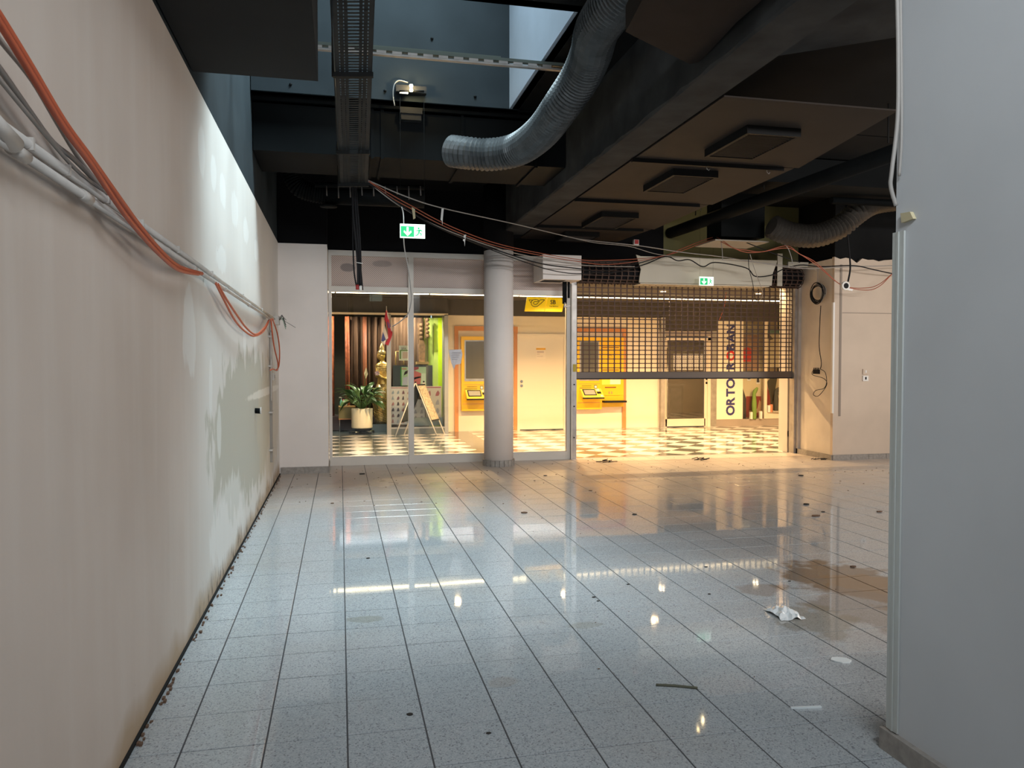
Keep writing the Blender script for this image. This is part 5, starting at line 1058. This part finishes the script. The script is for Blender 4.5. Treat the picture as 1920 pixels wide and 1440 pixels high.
for i, (lst, lb) in enumerate([([(404, 530), (420, 562), (440, 600), (460, 622), (478, 630), (495, 620), (505, 600)], 'orange cable hanging in a bow under the far half of the conduit'), ([(408, 532), (424, 560), (445, 592), (463, 616), (480, 627), (496, 614), (504, 600)], 'second orange cable inside the bow under the far half of the conduit'), ([(508, 598), (510, 620), (514, 650), (521, 680), (520, 694), (512, 692), (507, 694)], 'red cable loop hanging in the far left corner, left strand'), ([(511, 598), (520, 625), (524, 655), (523, 685), (518, 694)], 'red cable loop hanging in the far left corner, right strand')]):
    cable([AX(x, y, XL + .06 + (.04 if i > 1 else 0)) for x, y in lst], .008, M_CABO, lb, group='cables on the left wall')
vc = thing('wall_conduit', 'vertical dark cable duct running down the far end of the left wall', 'conduit', AX(506, 740, XL), cg)
a = AX(505, 600, XL); B(XL, XL + .03, a.y - .06, a.y, .35, a.z).build('duct', mat('conduit_dark', (.30, .27, .24), .5), vc)
MB().tube([(XL + .03, a.y - .18, 1.1), (XL + .03, a.y - .18, a.z)], .008, 6).build('thin_pipe', M_COND, vc)
for z in (.5, .95, 1.5, 1.85): MB().box(XL, XL + .04, a.y - .2, a.y + .01, z, z + .02).build('clip', M_COND, vc)
jn = thing('junction_box', 'broken open junction box with loose wires at the far end of the conduit', 'box', AX(516, 602, XL)); q = AX(516, 600, XL + .02)
B(XL, XL + .07, q.y - .08, q.y + .12, q.z - .06, q.z + .05).build('casing', M_COND, jn)
for k in range(7): MB().tube(smooth_path([q + Vector((.05, R.uniform(-.05, .1), 0)), q + Vector((.09, R.uniform(-.1, .1), R.uniform(-.04, .06))), q + Vector((.13 + .12 * (k == 0), R.uniform(-.1, .1), R.uniform(-.16, .02)))], 4), .004, 5).build('loose_wire', [M_CABW, M_CABK, mat('wire_green', (.15, .3, .2), .5)][k % 3], jn)
wl_ = thing('wall_outlet', 'small grey outlet box on the far end of the left wall', 'socket', AX(511, 706, XL)); q = AX(510, 706, XL); B(XL, XL + .03, q.y - .06, q.y + .06, q.z - .045, q.z + .045).build('plate', M_COND, wl_); B(XL + .03, XL + .035, q.y - .03, q.y + .03, q.z - .02, q.z + .02).build('inset', mat('conduit_dark', (0, 0, 0)), wl_)
hk = thing('pipe_stub', 'small dark pipe stub sticking out of the stained left wall', 'fitting', AX(479, 770, XL)); q = AX(478, 770, XL); MB().tube([q, q + Vector((.06, 0, -.005))], .028, 10).build('stub', M_DUCT, hk); MB().tube([q + Vector((.05, 0, 0)), q + Vector((.062, 0, 0))], .035, 10).build('collar', M_COND, hk)

# ------------------------------------------------------------------ debris on the floor
def FZ(x, y): return AZ(x, y, .001)
d1 = thing('plastic_wrap', 'crumpled clear plastic wrap on the floor tiles left of the brown stain', 'rubbish', FZ(1470, 1152)); c_ = FZ(1470, 1152); v = []; nn = 9
for i in range(nn):
    for j in range(nn):
        u, w_ = (i / (nn - 1) - .5), (j / (nn - 1) - .5); rr_ = math.hypot(u, w_); v.append(c_ + Vector((u * .16 + R.uniform(-.006, .006), w_ * .22 + R.uniform(-.006, .006), max(.002, .055 * (1 - rr_ * 1.6) + R.uniform(-.014, .014)))))
m = MB().add(v, [(i * nn + j, (i + 1) * nn + j, (i + 1) * nn + j + 1, i * nn + j + 1) for i in range(nn - 1) for j in range(nn - 1)], False)
m.build('film', mat('plastic_film', (.72, .76, .78), .12), d1)
c_ = FZ(1577, 1239); o = MB().prism([c_ + Vector((x * .05, y * .055, 0)) for x, y in [(-1, .3), (-.5, .75), (.2, .7), (.9, .3), (1, -.3), (.4, -.7), (-.3, -.6), (-.8, -.1)]], (0, 0, .006)).build('paper_scrap', mat('scrap_white', (.72, .78, .80), .7)); tag(o, 'small oval white scrap on the floor near the foreground wall', 'rubbish')
a, b = FZ(1484, 1330), FZ(1541, 1328); o = MB().prism([a, b, b + Vector((0, .012, 0)), a + Vector((0, .009, 0))], (0, 0, .008)).build('plastic_strip', mat('scrap_white', (0, 0, 0))); tag(o, 'long thin white plastic strip on the floor before the foreground wall', 'rubbish')
def chip(px, py, s_, label, mt_, stretch=1.5):
    c_ = FZ(px, py); n_ = R.randint(5, 7); a0 = R.uniform(0, 6)
    o = MB().prism([c_ + Vector((s_ * stretch * math.cos(a0 + 2 * PI * k / n_) * R.uniform(.6, 1), s_ * math.sin(a0 + 2 * PI * k / n_) * R.uniform(.6, 1), 0)) for k in range(n_)], (0, 0, s_ * .35)).build('debris_chip', mt_); tag(o, label, 'rubbish', 'dark crumbs on the floor')
M_CHIP = mat('chip_dark', (.05, .045, .04), .8); M_CHB = mat('chip_brown', (.14, .08, .05), .8)
for px, py, s_, lb, mt_ in [(1529, 968, .035, 'dark brown chip on the floor left of the foreground wall, largest of its cluster', M_CHB), (1512, 946, .03, 'dark chip behind the largest brown chip near the foreground wall', M_CHIP), (1543, 960, .018, 'small dark chip right of the largest brown chip', M_CHIP), (1649, 960, .03, 'flat brown chip close to the metal corner profile', M_CHB), (1600, 1063, .022, 'brown chip just behind the brown stain', M_CHB), (1324, 1063, .012, 'small dark chip between the shutter reflection and the stain', M_CHIP), (1178, 1096, .011, 'tiny dark crumb in the shutter reflection', M_CHIP), (1114, 1120, .011, 'tiny dark crumb left of the shutter reflection, upper of a pair', M_CHIP), (1122, 1127, .010, 'tiny dark crumb left of the shutter reflection, lower of a pair', M_CHIP), (690, 1047, .014, 'small dark crumb on the tiles in the left middle of the floor', M_CHIP), (623, 944, .02, 'dark crumb on the tiles before the white stub wall', M_CHB), (916, 1375, .009, 'small black crumb on the tiles near the bottom of the picture', M_CHIP), (768, 1340, .012, 'small black flake on the tiles at bottom left of the floor', M_CHIP), (1502, 892, .03, 'dark flake on the floor before the shutter opening, right', M_CHIP), (1022, 892, .02, 'dark crumb in front of the shop front right of the column', M_CHIP), (1189, 965, .022, 'dark flake on the tiles in the middle of the room', M_CHIP), (1107, 920, .02, 'brown flake on the dusty tiles behind the middle of the room', M_CHB), (983, 962, .03, 'flat grey brown flake below the column', M_CHB), (1480, 1090, .01, 'tiny crumb left of the brown stain', M_CHIP), (1330, 1114, .01, 'tiny crumb right of the shutter reflection', M_CHIP)]:
    chip(px, py, s_, lb, mt_)
o = B(FZ(674, 889).x, FZ(684, 889).x, FZ(679, 889).y - .03, FZ(679, 889).y + .03, .0005, .01).build('debris_strip', M_CHIP); tag(o, 'short black strip on the floor before the left shop pane', 'rubbish')
for (x0_, y0_), lb in (((1130, 866), 'heap of dark splinters at the shutter threshold, left'), ((1310, 862), 'heap of dark splinters at the shutter threshold, middle'), ((1530, 861), 'heap of dark wires at the foot of the white side wall')):
    t = thing('debris_heap', lb, 'rubbish', FZ(x0_, y0_))
    for k in range(9): c_ = FZ(x0_ + R.uniform(-14, 14), y0_ + R.uniform(-2, 2)); a = R.uniform(-.5, .5); l = R.uniform(.04, .14); MB().tube([c_ + Vector((0, 0, .008)), c_ + Vector((l * math.cos(a), l * math.sin(a), .012 + R.uniform(0, .02)))], .006, 5).build('splinter', M_CHIP, t)
tw = MB().tube(smooth_path([FZ(1230, 1286) + Vector((0, 0, .005)), FZ(1265, 1288) + Vector((0, 0, .006)), FZ(1308, 1292) + Vector((0, 0, .005))], 4), .006, 6).build('twig', mat('twig_olive', (.12, .12, .09), .7)); tag(tw, 'thin dark twig like scrap lying on the tiles', 'rubbish')
for px, py, s_, l in ((1215, 1370, .05, 0), (835, 1322, .06, .2)):
    pass
cr = MB()
for k in range(260):
    x = R.uniform(-.7, 9.5); y = R.choice([R.uniform(3, 11.6), R.uniform(8, 11.7), R.uniform(9.5, 11.7)]); s_ = R.uniform(.0015, .004) * (1.8 if y > 8 else 1)
    if (2.0 < x and y < 2.8) or (x > 7.4 and y > 10.6): continue
    cr.box(x - s_, x + s_ * R.uniform(.5, 2), y - s_, y + s_, -.0005, s_ * .7)
for k in range(160):
    y = R.uniform(3.2, 10.9); s_ = R.uniform(.004, .012); x = XL + .015 + abs(R.gauss(0, .012)); cr.box(x, x + s_, y - s_, y + s_, -.0005, s_)
o = cr.build('floor_grit', M_CHB); o['kind'] = 'stuff'; o['label'] = 'fine dark grit scattered over the tiled floor and along the left wall'; o['category'] = 'grit'
